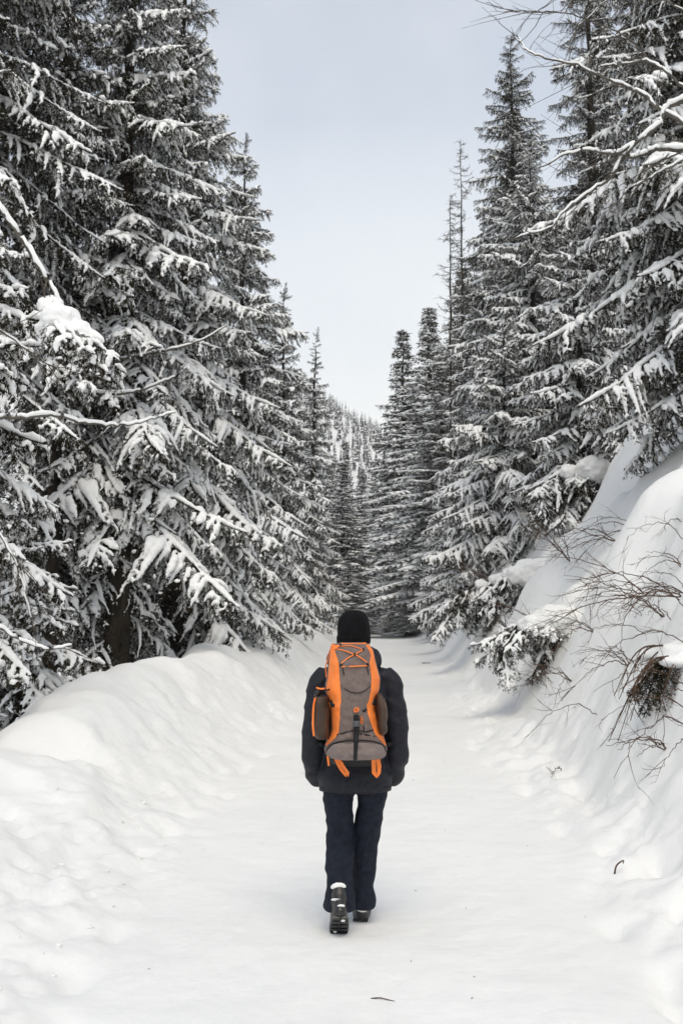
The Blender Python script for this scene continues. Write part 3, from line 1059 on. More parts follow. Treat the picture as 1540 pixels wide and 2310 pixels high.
limb(t, [(-3.44, 8.3, 4.2), (-3.1, 8.5, 4.25), (-2.8, 8.7, 4.05), (-2.55, 8.8, 3.9)], .012, .004, 435, .7, 8)
s = MB()
hz = bough_host.location
for c, r in (((-2.52, 8.70, 4.33), (.19, .16, .12)), ((-2.60, 8.68, 4.45), (.11, .11, .10)), ((-2.38, 8.74, 4.24), (.13, .13, .09)), ((-2.28, 8.78, 4.15), (.09, .10, .07)), ((-2.66, 8.76, 4.28), (.12, .12, .08))):
    s.ball(Vector(c) - hz, r, 14, 9)
rng = np.random.RandomState(5)
for k in range(26):
    a = rng.uniform(0, 6.28)
    p = np.array((-2.48, 8.71, 4.28)) + np.array((math.cos(a) * .15, math.sin(a) * .12, -.02)) - np.array(hz)
    d = np.array((math.cos(a) * .8 + .25, math.sin(a) * .6, -rng.uniform(.5, 1.1))) * rng.uniform(.10, .24)
    s.tube([p, p + d * .5 + (0, 0, .015), p + d], [.036, .028, .012], 7)
me = baked(s.mesh('clump', M['snow_tree']), [('REMESH', dict(mode='VOXEL', voxel_size=0.014)), ('SMOOTH', dict(factor=0.5, iterations=3))], 'snow_clump', M['snow_tree'])
displace(me, 0.022, 9, 5, 4)
obj('snow_clump', me, bough_host)
for k in range(7):
    bm, sm = LIB['short', 'heavy'][k % 3]
    lc = tuple(Vector((-2.6 + .05 * k, 8.68, 4.30 - .02 * k)) - hz)
    ro = (0, R(28 + 9 * (k % 3)), -.9 + .32 * k)
    obj('branch', bm, bough_host, lc, ro, .62)
    obj('snow_load', sm, bough_host, lc, ro, .62)['kind'] = 'stuff'


# ------------------------------------------------------------------ bare twiggy shrubs on the slope
def shrub(root, stems, label, seed, group='bare twigs poking out of the snowy slope', rr=0.0055):
    rng = np.random.RandomState(seed)
    t = empty('bare_shrub', root)
    tag(t, label, 'shrub', group)
    for st in stems:
        b = MB()
        line = smooth_line([np.array(q) for q in st], 5)
        line = [q + rng.normal(size=3) * .007 for q in line]
        n = len(line)
        L = sum(np.linalg.norm(line[i + 1] - line[i]) for i in range(n - 1))
        r0 = rr * (0.8 + 0.35 * L)
        b.tube(line, [r0 * (1 - .75 * i / n) for i in range(n)], 5)
        for i in range(3, n, 3):
            b.ball(line[i], r0 * (1.45 - i / n), 5, 3)
        grow_twigs(b, line, rng, int(2 + 3 * L), .15 * min(L, 1.5) + .05, .33 * L, r0 * .5, 1, down=0.0)
        obj('stem', b.mesh('stem', M['twig']), t)
    return t


def random_stems(rng, k, l0, l1, lean=(-1, 0.0)):
    out = []
    for i in range(k):
        L = rng.uniform(l0, l1)
        a = math.atan2(lean[1], lean[0]) + rng.normal() * .55
        up = rng.uniform(.15, .75)
        sag = rng.uniform(.2, .75)
        out.append([(L * u * math.cos(a) * .9, L * u * math.sin(a) * .9, L * (up * u - sag * u * u) - 0.06 * (u == 0)) for u in (0, .25, .5, .75, 1)])
    return out


shrubs = [  # x, y, stems, lengths, lean, label
    (3.16, 9.3, 3, .9, 1.35, (-1, .1), 'bare shrub with one long twig stretched level above the dark hollow'),
    (3.46, 10.7, 4, .7, 1.3, (-1, -.3), 'bare shrub with twigs arching down towards the path, above the dark hollow'),
    (3.72, 12.2, 3, .9, 1.6, (-1, .2), 'bare shrub with crossing twigs in the middle of the open slope'),
    (2.95, 12.9, 4, .5, 1.0, (-1, -.3), 'bare shrub with low arching twigs below the snow-capped young spruce'),
    (3.07, 10.7, 4, .5, 1.0, (-1, -.2), 'bare shrub with fine level twigs beside the dark hollow'),
    (2.56, 7.95, 3, .35, .7, (-1, -.2), 'short bare twigs arching out of the lowest smooth snow hump'),
    (2.26, 10.4, 1, .2, .3, (-.4, -.2), 'single short twig standing in the furrow at the foot of the slope'),
    (3.74, 10.9, 3, .5, 1.1, (-.6, .2), 'dense bare shrub at the edge of the open slope'),
    (3.25, 12.9, 3, .6, 1.3, (-1, .4), 'bare shrub with fine twigs over the open slope behind the level twig'),
    (4.7, 16.9, 3, .9, 1.9, (-1, .0), 'bare shrub high on the open slope below the nearest big spruce'),
    (4.4, 14.6, 3, .9, 1.7, (-1, .2), 'bare shrub crossing the upper open slope'),
    (3.37, 15.9, 5, .7, 1.4, (-1, -.1), 'bare shrub growing through the snow-capped young spruce'),
    (4.65, 20.3, 5, 1.0, 2.0, (-1, .1), 'tall dark-stemmed shrub between the snow humps'),
    (4.4, 26.6, 6, 1.2, 2.4, (-1, .1), 'tall bare shrub in front of the stocky spruces'),
    (3.9, 23.0, 6, 1.0, 2.2, (-1, .1), 'bare shrub at the foot of the slope further along the path'),
    (5.2, 29.0, 6, 1.2, 2.6, (-1, .0), 'bare shrub below the stocky spruce with the reaching bough'),
]
for i, (x, y, k, l0, l1, lean, lab) in enumerate(shrubs):
    rng = np.random.RandomState(900 + i)
    stems = random_stems(rng, k, l0, l1, lean=lean)
    if i == 0:
        stems[0] = [(0.05, 0, 0), (-.35, .05, .0), (-.75, .12, -.06), (-1.05, .2, -.16), (-1.3, .22, -.3)]
        stems[1] = [(0.0, 0, 0), (-.2, -.05, .06), (-.42, -.1, -.02), (-.58, -.14, -.24), (-.62, -.14, -.5)]
    if y > 19:
        stems = [[(q[0] * .7, q[1], abs(q[2]) * .6 + L_ * .75) for q, L_ in zip(st, (0, .3, .6, .85, 1.1))] for st in stems]
    shrub((x, y, terr(x, y)), stems, lab, 950 + i, rr=0.0058 if y < 15 else .0075)


rng = np.random.RandomState(321)
for k in range(30):      # lone twigs all over the open slope
    y = 7.6 + 9 * rng.rand() ** 1.3
    x = min(float(road_cx(y)) + 2.0 + rng.uniform(.35, 2.3), 0.345 * y)
    st = random_stems(rng, 1, .35, 1.05, lean=(-1, rng.normal() * .5))
    shrub((x, y, terr(x, y)), st, 'lone thin bare twig sticking out of the open snowy slope', 1200 + k, group='lone twigs on the open slope', rr=.0046)


# ------------------------------------------------------------------ young spruces pressed down under snow
def bowed_spruce(x, y, size, seed, label, nb=16, yaw=math.pi, cap=(0.35, 0.3, 0.2), lift=0.0):
    rng = random.Random(seed)
    z = terr(x, y)
    t = empty('young_spruce', (x, y, z))
    tag(t, label, 'tree', 'young spruces bowed under the snow')
    b = MB()
    line = smooth_line([(0.15, 0, -.25), (.05, 0, .25 * size), (-.15 * size, 0, .42 * size), (-.45 * size, 0, .30 * size), (-.62 * size, -.03, .02 * size)], 4)
    b.tube(line, [0.024 * size * (1 - .8 * i / len(line)) + .003 for i in range(len(line))], 6)
    obj('trunk', b.mesh('bowed_trunk', M['bark']), t)
    crown = empty('crown')
    crown.parent = t
    for k in range(nb):
        u = 0.2 + 0.8 * k / nb
        p = line[min(len(line) - 1, int(u * len(line)))]
        bm, sm = rng.choice(LIB['short', rng.choice(('some', 'heavy', 'light'))])
        sc = size * rng.uniform(.5, .85) * (1.1 - .4 * u)
        rot = (R(rng.uniform(-20, 20)), R(rng.uniform(15, 60)), yaw + rng.uniform(-1.5, 1.5))
        obj('branch', bm, crown, tuple(p), rot, sc)
        obj('snow_load', sm, crown, tuple(p), rot, sc)['kind'] = 'stuff'
    s = MB()
    s.ball((0.02, 0, .40 * size), (cap[0], cap[1], cap[2]), 14, 9)
    s.ball((0.28 * size, .05, .30 * size), (cap[0] * .9, cap[1] * .9, cap[2] * .9), 14, 9)
    s.ball((-0.28 * size, -.04, .36 * size), (cap[0] * .6, cap[1] * .6, cap[2] * .6), 14, 9)
    me = baked(s.mesh('cap', M['snow_tree']), [('REMESH', dict(mode='VOXEL', voxel_size=0.03)), ('SMOOTH', dict(factor=0.5, iterations=6))], 'snow_cap', M['snow'])
    displace(me, 0.06, 4.5, seed, 4)
    obj('snow_cap', me, t)
    return t


def foot(d, y):
    return float(road_cx(y)) + 2.0 + d


bowed_spruce(3.30, 15.6, 1.25, 501, 'bowed young spruce with a thick snow cap, midway along the slope', 18, cap=(.42, .36, .26))
bowed_spruce(4.15, 26.0, 1.9, 502, 'bowed young spruce hanging down to the foot of the slope', 22, cap=(.35, .35, .25))
bowed_spruce(4.3, 22.5, 1.5, 503, 'bowed young spruce with two snow humps beside it', 16, cap=(.5, .45, .36))
bowed_spruce(6.2, 24.5, 2.0, 504, 'bowed young spruce high on the slope below the nearest big one', 20, cap=(.45, .4, .36))
bowed_spruce(4.6, 31.0, 1.9, 505, 'furthest bowed young spruce along the foot of the slope', 20, cap=(.45, .45, .3))

# dark hollow with hanging stems, under a snow overhang near the frame's edge
t = empty('hanging_bush', (2.86, 8.75, terr(2.86, 8.75) - .08))
tag(t, 'dark drooping bush hanging out under a snow overhang', 'bush')
rng = np.random.RandomState(66)
for k in range(20):
    b = MB()
    a = rng.uniform(2.4, 4.3)
    L = rng.uniform(.35, .8)
    o_ = np.array((rng.uniform(-.15, .3), rng.uniform(-.3, .3), .22 + rng.uniform(-.05, .08)))
    line = smooth_line([o_ + np.array((L * u * math.cos(a) * .75, L * u * math.sin(a) * .5, L * (.15 * u - 1.05 * u * u))) for u in (0, .3, .6, 1)], 4)
    b.tube(line, [.009 * (1 - .7 * i / len(line)) for i in range(len(line))], 4)
    grow_twigs(b, line, rng, 5, .08, .25, .004, 1, down=-.4)
    obj('stem', b.mesh('stem', M['twig']), t)
for k in range(5):
    bm, sm = LIB['short', 'light'][k % 3]
    obj('branch', bm, t, (rng.uniform(-.1, .2), rng.uniform(-.25, .25), .2), (0, R(rng.uniform(35, 65)), math.pi + rng.uniform(-.8, .8)), .6)
s = MB()
s.ball((.20, .05, .22), (.32, .44, .11), 16, 9)
s.ball((.44, 0, .36), (.36, .52, .16), 16, 9)
s.ball((-.06, .18, .18), (.20, .22, .07), 14, 9)
s.ball((-.02, -.2, .15), (.16, .18, .06), 14, 9)
me = baked(s.mesh('cap', M['snow']), [('REMESH', dict(mode='VOXEL', voxel_size=0.025)), ('SMOOTH', dict(factor=0.5, iterations=8))], 'snow_cap', M['snow'])
displace(me, 0.04, 3.0, 8, 3)
obj('snow_cap', me, t)

# ------------------------------------------------------------------ small things lying on the path
def on_path(x, y):
    return float(terrain(np.array([x - float(road_cx(y))]), np.array([y]))[0])


def fallen(name, pts, r, label):
    b = MB()
    line = smooth_line(pts, 4)
    b.tube(line, [r * (1 - .6 * i / len(line)) for i in range(len(line))], 5)
    o = obj(name, b.mesh(name, M['twig']))
    tag(o, label, 'twig')
    return o


z = on_path(0.2, 4.62) + .004
fallen('fallen_twig', [(0.13, 4.63, z), (.17, 4.625, z + .005), (.21, 4.615, z), (.235, 4.60, z)], .0035, 'thin curved twig lying on the path in the foreground')
z = on_path(1.75, 6.6) + .01
fallen('fallen_twig', [(1.75, 6.6, z - .02), (1.76, 6.58, z + .05), (1.80, 6.57, z + .085), (1.81, 6.6, z + .06)], .007, 'dark bent stick poking out of the churned verge')
z = on_path(2.2, 30.5) + .02
t = empty('fallen_branch', (2.45, 31, on_path(2.45, 31)))
tag(t, 'small needled branch lying on the path far beyond the hiker', 'branch')
obj('needles', LIB['short', 'light'][0][0], t, (0, 0, .03), (0, 0, .3), .8)

rng = np.random.RandomState(12)
b = MB()
for k in range(240):
    y = 3.9 + 22 * rng.rand() ** 1.6
    side = rng.rand() < .5
    sv = rng.normal(1.75, .28) if side else rng.normal(-1.75, .28)
    x = float(road_cx(y)) + sv
    r = 0.005 + 0.016 * rng.rand() ** 3
    z = on_path(x, y)
    n0 = len(b.v)
    b.ball((x, y, z - r * .1), (r * rng.uniform(.8, 1.4), r * rng.uniform(.8, 1.4), r * rng.uniform(.6, .9)), 6, 4)
    for i in range(n0, len(b.v)):
        b.v[i] = tuple(np.array(b.v[i]) + rng.normal(size=3) * r * .12)
o = obj('snow_crumbs', b.mesh('snow_crumbs', M['snow']))
tag(o, 'crumbs of snow scattered along both edges of the path', 'snow', kind='stuff')
b = MB()
for k in range(60):
    y = 4.2 + 14 * rng.rand() ** 1.5
    x = float(road_cx(y)) + rng.uniform(-1.3, 1.7)
    z = on_path(x, y)
    a = rng.uniform(0, 6.28)
    l = rng.uniform(.004, .014)
    b.tube([(x, y, z + .003), (x + l * math.cos(a), y + l * math.sin(a), z + .004)], .0018, 4)
o = obj('needle_litter', b.mesh('needle_litter', M['twig']))
tag(o, 'tiny dark bits of needles and bark strewn on the path', 'litter', kind='stuff')
# dead limbs on the thin trunk, bowed with snow
host = [q for q in bpy.data.objects if q.name.startswith('spruce_tree') and abs(q.location.x + 4.94) < .01][0]
limb(host, [(-4.9, 16.9, 5.66), (-4.45, 16.64, 5.5), (-3.97, 16.52, 5.4), (-3.49, 16.4, 5.41), (-3.1, 16.3, 5.51), (-2.76, 16.21, 5.63)], .03, .010, 441, 1.2, 3)
limb(host, [(-4.92, 16.9, 6.44), (-4.31, 16.6, 6.18), (-3.82, 16.48, 6.0), (-3.27, 16.34, 6.04), (-2.73, 16.2, 6.11), (-2.27, 16.08, 6.23), (-1.9, 15.98, 6.42)], .03, .008, 442, .9, 4)
# ------------------------------------------------------------------ the hiker
M['jacket'] = mat('dark_fleece', (0.0065, 0.0072, 0.012), 0.62, (0.014, 0.0145, 0.021), 60, bump=0.15, bscale=160, spec=0.3)
M['trousers'] = mat('dark_trousers', (0.005, 0.0075, 0.015), 0.8, (0.012, 0.016, 0.028), 40, bump=0.12, bscale=160, spec=0.25)
M['hat'] = mat('black_knit', (0.006, 0.006, 0.007), 0.95, (0.010, 0.010, 0.011), 80, bump=0.8, bscale=300, spec=0.1, stretch=(1, 1, 0.35))
M['skin'] = mat('skin', (0.55, 0.36, 0.27), 0.5, (0.62, 0.40, 0.30), 12)
M['boot'] = mat('boot_leather', (0.010, 0.010, 0.010), 0.35, (0.022, 0.021, 0.020), 25, bump=0.3, bscale=90, spec=0.5)
M['rubber'] = mat('rubber', (0.008, 0.008, 0.008), 0.4, (0.015, 0.015, 0.015), 30, spec=0.5)
M['orange'] = mat('orange_nylon', (0.90, 0.215, 0.036), 0.6, (0.97, 0.265, 0.06), 18, bump=0.25, bscale=300, spec=0.3)
M['taupe'] = mat('taupe_nylon', (0.150, 0.112, 0.099), 0.7, (0.185, 0.140, 0.124), 60, bump=0.3, bscale=350, spec=0.3)
M['taupe2'] = mat('taupe_nylon_pale', (0.200, 0.156, 0.142), 0.7, (0.235, 0.185, 0.168), 60, bump=0.3, bscale=350, spec=0.3)
M['mesh'] = mat('brown_mesh_fabric', (0.035, 0.020, 0.013), 0.55, (0.085, 0.05, 0.032), 14, bump=0.5, bscale=260, spec=0.4)
M['black'] = mat('black_webbing', (0.007, 0.007, 0.008), 0.6, (0.013, 0.013, 0.014), 40, spec=0.3)
M['plastic'] = mat('grey_buckle', (0.05, 0.05, 0.055), 0.35, (0.08, 0.08, 0.085), 20, spec=0.5)

PX, PY = 0.075, 5.62
PZ = on_path(PX, PY)


def ering(cx, cy, z, rx, ry, n=28, p=2.0, ph=0.0):
    out = []
    for k in range(n):
        a = 2 * math.pi * k / n + ph
        c, s = math.cos(a), math.sin(a)
        out.append((cx + rx * math.copysign(abs(c) ** (2 / p), c), cy + ry * math.copysign(abs(s) ** (2 / p), s), z))
    return out


def refine(rows, n=4):
    return [tuple(q) for q in smooth_line(rows, n)]


person = empty('person', (PX, PY, PZ))
tag(person, 'hiker in black beanie and dark jacket seen from behind, walking along the snowy path', 'person')

LEG_L = [(-.085, 0.0, .86, .090, .110), (-.089, .005, .72, .084, .095), (-.087, .025, .60, .075, .084), (-.083, .045, .50, .073, .076), (-.086, .020, .41, .077, .080), (-.086, -.015, .30, .073, .076), (-.085, -.050, .20, .073, .076), (-.087, -.072, .128, .081, .088)]
LEG_R = [(.090, 0.0, .86, .090, .110), (.093, .02, .72, .082, .095), (.082, .055, .60, .075, .084), (.066, .085, .50, .073, .076), (.056, .100, .41, .073, .078), (.047, .110, .28, .067, .073), (.040, .115, .17, .063, .070), (.043, .118, .085, .073, .088)]
SL = [(.150, 0.0, 1.375, .062), (.196, -.01, 1.315, .068), (.215, -.02, 1.19, .067), (.224, -.025, 1.05, .064), (.229, -.015, .955, .066), (.224, .03, .885, .060), (.222, .085, .815, .055), (.205, .125, .775, .050)]
TORSO = [(0, -.005, .748, .192, .142), (0, -.005, .80, .200, .150), (0, 0, .92, .172, .140), (0, 0, 1.08, .165, .132), (0, 0, 1.22, .190, .130), (0, .0, 1.31, .180, .120), (0, -.005, 1.38, .140, .100), (0, .0, 1.435, .098, .085), (0, .01, 1.49, .076, .078)]

# body: one continuous surface under the clothes
b = MB()
b.loft([ering(x, y, z, rx * .82, ry * .82) for x, y, z, rx, ry in refine(TORSO, 3)])
for leg in (LEG_L, LEG_R):
    b.loft([ering(x, y, z, rx * .74, ry * .74) for x, y, z, rx, ry in refine(leg, 3)])
for sgn in (-1, 1):
    ln = refine([(sgn * x, y, z, r) for x, y, z, r in SL], 3)
    b.tube([q[:3] for q in ln], [q[3] * .62 for q in ln], 14)
    w = Vector((sgn * .198, .14, .765))       # hand, tucked in the jacket pocket
    b.ball(w + Vector((-sgn * .015, .045, -.012)), (.022, .045, .038), 12, 8)
    for k, l in enumerate((.070, .080, .076, .060)):
        o_ = w + Vector((-sgn * .02, .075, .014 - k * .018))
        b.tube([o_, o_ + Vector((-sgn * .006, l * .5, -.002)), o_ + Vector((-sgn * .03, l * .85, -.006))], [.0095, .009, .007], 8)
    o_ = w + Vector((-sgn * .012, .02, .022))
    b.tube([o_, o_ + Vector((-sgn * .01, .03, .022)), o_ + Vector((-sgn * .022, .062, .026))], [.011, .010, .008], 8)
b.tube([(0, .0, 1.42), (0, .012, 1.50), (0, .02, 1.56)], [.062, .056, .056], 16)
b.ball((-.004, .022, 1.612), (.073, .092, .105), 20, 14)
b.ball((-.004, .048, 1.560), (.052, .062, .058), 16, 10)      # jaw
b.tube([(-.004, .106, 1.622), (-.004, .122, 1.597), (-.004, .118, 1.586)], [.008, .013, .010], 8)   # nose
b.ball((-.004, .103, 1.560), (.024, .012, .007), 10, 6)       # mouth
for sgn in (-1, 1):
    b.ball((-.004 + sgn * .030, .100, 1.622), (.013, .010, .008), 10, 6)
    b.ball((-.004 + sgn * .074, .012, 1.60), (.010, .020, .032), 8, 6)
me = baked(b.mesh('body', M['skin']), [('REMESH', dict(mode='VOXEL', voxel_size=0.0085)), ('SMOOTH', dict(factor=0.5, iterations=3)), ('DECIMATE', dict(ratio=0.35))], 'body', M['skin'])
obj('body', me, person)

# trousers
b = MB()
for leg in (LEG_L, LEG_R):
    b.loft([ering(x, y, z, rx, ry) for x, y, z, rx, ry in refine(leg, 5)])
b.loft([ering(x, y, z, rx, ry) for x, y, z, rx, ry in refine([(0, 0, .76, .165, .105), (0, 0, .84, .178, .125), (0, 0, .95, .172, .125)], 4)])
me = baked(b.mesh('trousers', M['trousers']), [('REMESH', dict(mode='VOXEL', voxel_size=0.0075)), ('SMOOTH', dict(factor=0.5, iterations=4))], 'trousers', M['trousers'])
displace(me, 0.006, (8, 8, 15), 21, 2)
displace(me, 0.006, (5, 5, 11), 24, 1, ridged=True, tilt=-.5)
me = baked(me, [('SMOOTH', dict(factor=0.5, iterations=4))], 'trousers', M['trousers'])
obj('trousers', me, person)

# jacket with sleeves
b = MB()
b.loft([ering(x, y, z, rx, ry, p=2.2) for x, y, z, rx, ry in refine(TORSO, 5)])
for sgn in (-1, 1):
    ln = refine([(sgn * x, y, z, r) for x, y, z, r in SL], 5)
    b.tube([q[:3] for q in ln], [q[3] for q in ln], 20)
    b.ball((sgn * .140, 0, 1.352), (.075, .078, .062), 16, 10)
me = baked(b.mesh('jacket', M['jacket']), [('REMESH', dict(mode='VOXEL', voxel_size=0.008)), ('SMOOTH', dict(factor=0.5, iterations=5))], 'jacket', M['jacket'])
displace(me, 0.008, (6, 6, 11), 31, 2)
displace(me, 0.007, (4, 4, 10), 34, 1, ridged=True, tilt=.6)
me = baked(me, [('SMOOTH', dict(factor=0.5, iterations=4))], 'jacket', M['jacket'])
jacket = obj('jacket', me, person)
b = MB()
rows_ = [(.006 + .0 * k, y, z, rx, ry) for k, (y, z, rx, ry) in enumerate([(-.045, 1.395, .120, .085), (-.05, 1.43, .152, .105), (-.045, 1.475, .150, .105), (-.035, 1.51, .128, .095), (-.02, 1.525, .098, .080)])]
b.loft([ering(x - .008, y, z, rx, ry) for x, y, z, rx, ry in refine(rows_, 4)])
me = baked(b.mesh('hood', M['jacket']), [('REMESH', dict(mode='VOXEL', voxel_size=0.009)), ('SMOOTH', dict(factor=0.5, iterations=4))], 'hood', M['jacket'])
displace(me, 0.010, (12, 12, 9), 33, 2)
obj('hood', me, jacket)

b = MB()
b.loft([ering(0, -.005, z, rx, ry, 40, 2.2) for z, rx, ry in [(.744, .190, .140), (.745, .200, .150), (.772, .203, .153), (.776, .197, .147)]], cap=False)
obj('hem', displace(b.mesh('hem', M['jacket']), .003, 14, 51, 2), jacket)
# beanie
b = MB()
prof = [(1.538, .086, .101), (1.55, .091, .106), (1.585, .0935, .108), (1.625, .0935, .108), (1.66, .0895, .104), (1.69, .080, .094), (1.712, .063, .075), (1.725, .040, .048), (1.731, .016, .018)]
b.loft([ering(-.007, .018, z, rx, ry, 36) for z, rx, ry in prof])
me = baked(b.mesh('beanie', M['hat']), [('SUBSURF', dict(levels=2, render_levels=2))], 'beanie', M['hat'])
displace(me, 0.004, (14, 14, 20), 41, 2)
hat = obj('beanie', me, person)
b = MB()
b.loft([ering(-.007, .018, z, rx, ry, 36) for z, rx, ry in [(1.537, .088, .103), (1.538, .094, .109), (1.56, .0965, .1115), (1.583, .0965, .1115), (1.588, .092, .107)]])
obj('cuff', baked(b.mesh('cuff', M['hat']), [('SUBSURF', dict(levels=2, render_levels=2))], 'cuff', M['hat']), hat)


# boots
def boot(origin, pitch, yaw, snowy):
    b = MB()
    prof = [(.026, -.045, .047, .140), (.045, -.046, .049, .141), (.066, -.055, .047, .130), (.086, -.082, .045, .102), (.108, -.112, .0435, .070), (.135, -.122, .0435, .060), (.165, -.124, .0455, .060), (.195, -.124, .048, .062)]
    b.loft([ering(0, y, z, rx, ry, 24, 2.3) for z, y, rx, ry in refine(prof, 3)])
    me = displace(b.mesh('boot', M['boot']), .003, 22, 3, 2)
    o = obj('boot', me, person, origin, (R(pitch), 0, yaw))
    s = MB()
    s.loft([ering(0, -.045, z, rx, ry, 24, 2.3) for z, rx, ry in [(.006, .044, .134), (.008, .050, .144), (.024, .0525, .1465), (.030, .050, .144)]])
    for k in range(7):
        yy_ = -.165 + k * .04
        for sx in (-1, 1):
            c = Vector((sx * .024, yy_, .003))
            hx_, hy_ = .017, .012
            s.add([tuple(c + Vector((a * hx_, bq * hy_, cq * .006))) for cq in (-1, 1) for a, bq in ((-1, -1), (1, -1), (1, 1), (-1, 1))],
                  [(3, 2, 1, 0), (4, 5, 6, 7), (0, 1, 5, 4), (1, 2, 6, 5), (2, 3, 7, 6), (3, 0, 4, 7)])
    obj('sole', s.mesh('sole', M['rubber'], smooth=False), o)
    w = MB()
    w.loft([ering(0, y, z, rx, ry, 24) for y, z, rx, ry in [(-.124, .166, .046, .060), (-.126, .170, .050, .067), (-.127, .180, .051, .068), (-.126, .188, .049, .064)]], cap=False)
    if snowy:
        w.ball((.006, -.184, .060), (.020, .008, .005), 10, 6)
        w.ball((-.016, -.178, .098), (.030, .012, .004), 10, 6)
        w.ball((.018, -.150, -.004), (.012, .014, .003), 10, 6)
        w.ball((-.022, -.03, -.004), (.013, .010, .003), 10, 6)
    else:
        w.ball((.01, -.176, .060), (.030, .014, .012), 10, 6)
    obj('snow_rim', displace(w.mesh('snow_rim', M['snow_tree']), .005, 40, 6, 2), o)
    return o


boot((-.088, -.095, 0.006), -43, R(3), True)
boot((.045, .300, 0.004), 0, R(-5), False)

# ------------------------------------------------------------------ the backpack
pack = empty('backpack', (PX, PY - .24, PZ + .93))
tag(pack, 'orange and taupe hiking backpack worn by the hiker', 'backpack')
OFF = Vector((0, .24, -.93))      # person space -> pack space


def zxz(zx, zy):
    return (zx - 760) * .00049, 1.55 - (zy - 480) * .000469


ZY = [476, 484, 500, 560, 700, 880, 1000, 1100, 1250, 1450, 1600, 1690, 1760, 1800]
XL = [600, 545, 500, 476, 460, 440, 414, 440, 470, 470, 440, 412, 435, 520]
XR = [850, 890, 915, 960, 990, 1040, 1032, 1004, 1000, 1050, 1090, 1112, 1100, 1010]
DZ = [478, 500, 560, 700, 1000, 1300, 1450, 1600, 1700, 1760, 1800]
DV = [.05, .10, .15, .19, .215, .210, .200, .218, .212, .19, .10]
YB = -.125


def front(zx, zy, off=0.0):
    """point on the pack's outer face"""
    l, r = np.interp(zy, ZY, XL), np.interp(zy, ZY, XR)
    d = float(np.interp(zy, DZ, DV))
    c, w = (l + r) / 2, (r - l) / 2
    t = min(1, max(-1, (zx - c) / w))
    wr = 0.010 * float(vnoise(np.array([zx * .012]), np.array([zy * .010]), seed=81)[0]) + .006 * float(vnoise(np.array([zx * .03]), np.array([zy * .022]), seed=82)[0])
    y = YB - (d + wr) * (1 - abs(t) ** 3.4) ** .5 - off
    x, z = zxz(zx, zy)
    return Vector((x, y, z)) + OFF


def zinterp(tab, zy):
    return float(np.interp(zy, [q[0] for q in tab], [q[1] for q in tab]))


def patch(name, lt, rt, zy0, zy1, off, m, parent=pack, nu=10, nv=40):
    b = MB()
    g = []
    for j in range(nv + 1):
        zy = zy0 + (zy1 - zy0) * j / nv
        l, r = zinterp(lt, zy), zinterp(rt, zy)
        for i in range(nu + 1):
            edge = (i in (0, nu)) or (j in (0, nv))
            g.append(tuple(front(l + (r - l) * i / nu, zy, -.006 if edge else off)))
    n = nu + 1
    b.add(g, [(j * n + i, j * n + i + 1, (j + 1) * n + i + 1, (j + 1) * n + i) for j in range(nv) for i in range(nu)])
    return obj(name, b.mesh(name, m), parent)


def cord(name, pts, r, m, off=.008, parent=pack, raw=False):
    b = MB()
    line = smooth_line([tuple(front(x, y, off)) for x, y in pts] if not raw else pts, 5)
    b.tube(line, r, 7)
    return obj(name, b.mesh(name, m), parent)


def blob(name, zx, zy, rx, rz, m, off=.008, parent=pack, ry=.007):
    b = MB()
    b.ball(front(zx, zy, off), (rx, ry, rz), 10, 7)
    return obj(name, b.mesh(name, m), parent)


# main bag
b = MB()
n = 36
g = []
zs = list(np.linspace(476, 1800, 70))
for zy in zs:
    l, r = np.interp(zy, ZY, XL), np.interp(zy, ZY, XR)
    for i in range(n + 1):
        t = -math.cos(math.pi * i / n)
        g.append(tuple(front((l + r) / 2 + t * (r - l) / 2, zy)))
b.add(g, [(j * (n + 1) + i, j * (n + 1) + i + 1, (j + 1) * (n + 1) + i + 1, (j + 1) * (n + 1) + i) for j in range(len(zs) - 1) for i in range(n)])
b.f.append(tuple(j * (n + 1) for j in range(len(zs))) + tuple(j * (n + 1) + n for j in range(len(zs) - 1, -1, -1)))
b.m.append(0)
b.f.append(tuple(range(n, -1, -1)))
b.m.append(0)
o_ = (len(zs) - 1) * (n + 1)
b.f.append(tuple(o_ + i for i in range(n + 1)))
b.m.append(0)
bag = obj('main_bag', b.mesh('main_bag', M['taupe']), pack)

OL = [(488, 500), (520, 488), (560, 480), (700, 464), (880, 444), (1000, 420), (1080, 445), (1150, 482), (1300, 492), (1450, 500), (1540, 475), (1600, 445), (1650, 425)]
OLr = [(488, 590), (560, 535), (620, 560), (700, 585), (860, 595), (1000, 610), (1130, 615), (1145, 600), (1300, 597), (1470, 580), (1520, 550), (1600, 475), (1650, 436)]
ORl = [(488, 862), (560, 905), (620, 925), (700, 905), (860, 925), (1000, 915), (1130, 890), (1150, 870), (1250, 880), (1380, 920), (1480, 960), (1560, 1020), (1650, 1094)]
ORr = [(488, 905), (560, 955), (700, 986), (900, 1036), (1000, 1028), (1080, 1000), (1130, 982), (1300, 990), (1450, 1035), (1560, 1072), (1650, 1103)]
patch('side_panel', OL, OLr, 490, 1648, .004, M['orange'], nv=70)
patch('side_panel', ORl, ORr, 490, 1648, .004, M['orange'], nv=70)
patch('top_piping', [(478, 600), (500, 600)], [(478, 880), (500, 880)], 477, 494, .006, M['orange'], nv=4, nu=16)
patch('bottom_pocket', [(1560, 620), (1600, 492), (1690, 418), (1780, 452)], [(1560, 900), (1600, 1062), (1690, 1106), (1780, 1086)], 1562, 1786, .012, M['taupe2'], nu=24, nv=20)
cord('zip', [(445, 1700), (468, 1640), (520, 1585), (640, 1548), (760, 1540), (880, 1546), (990, 1572), (1060, 1625), (1090, 1700)], .0042, M['black'], off=.010)
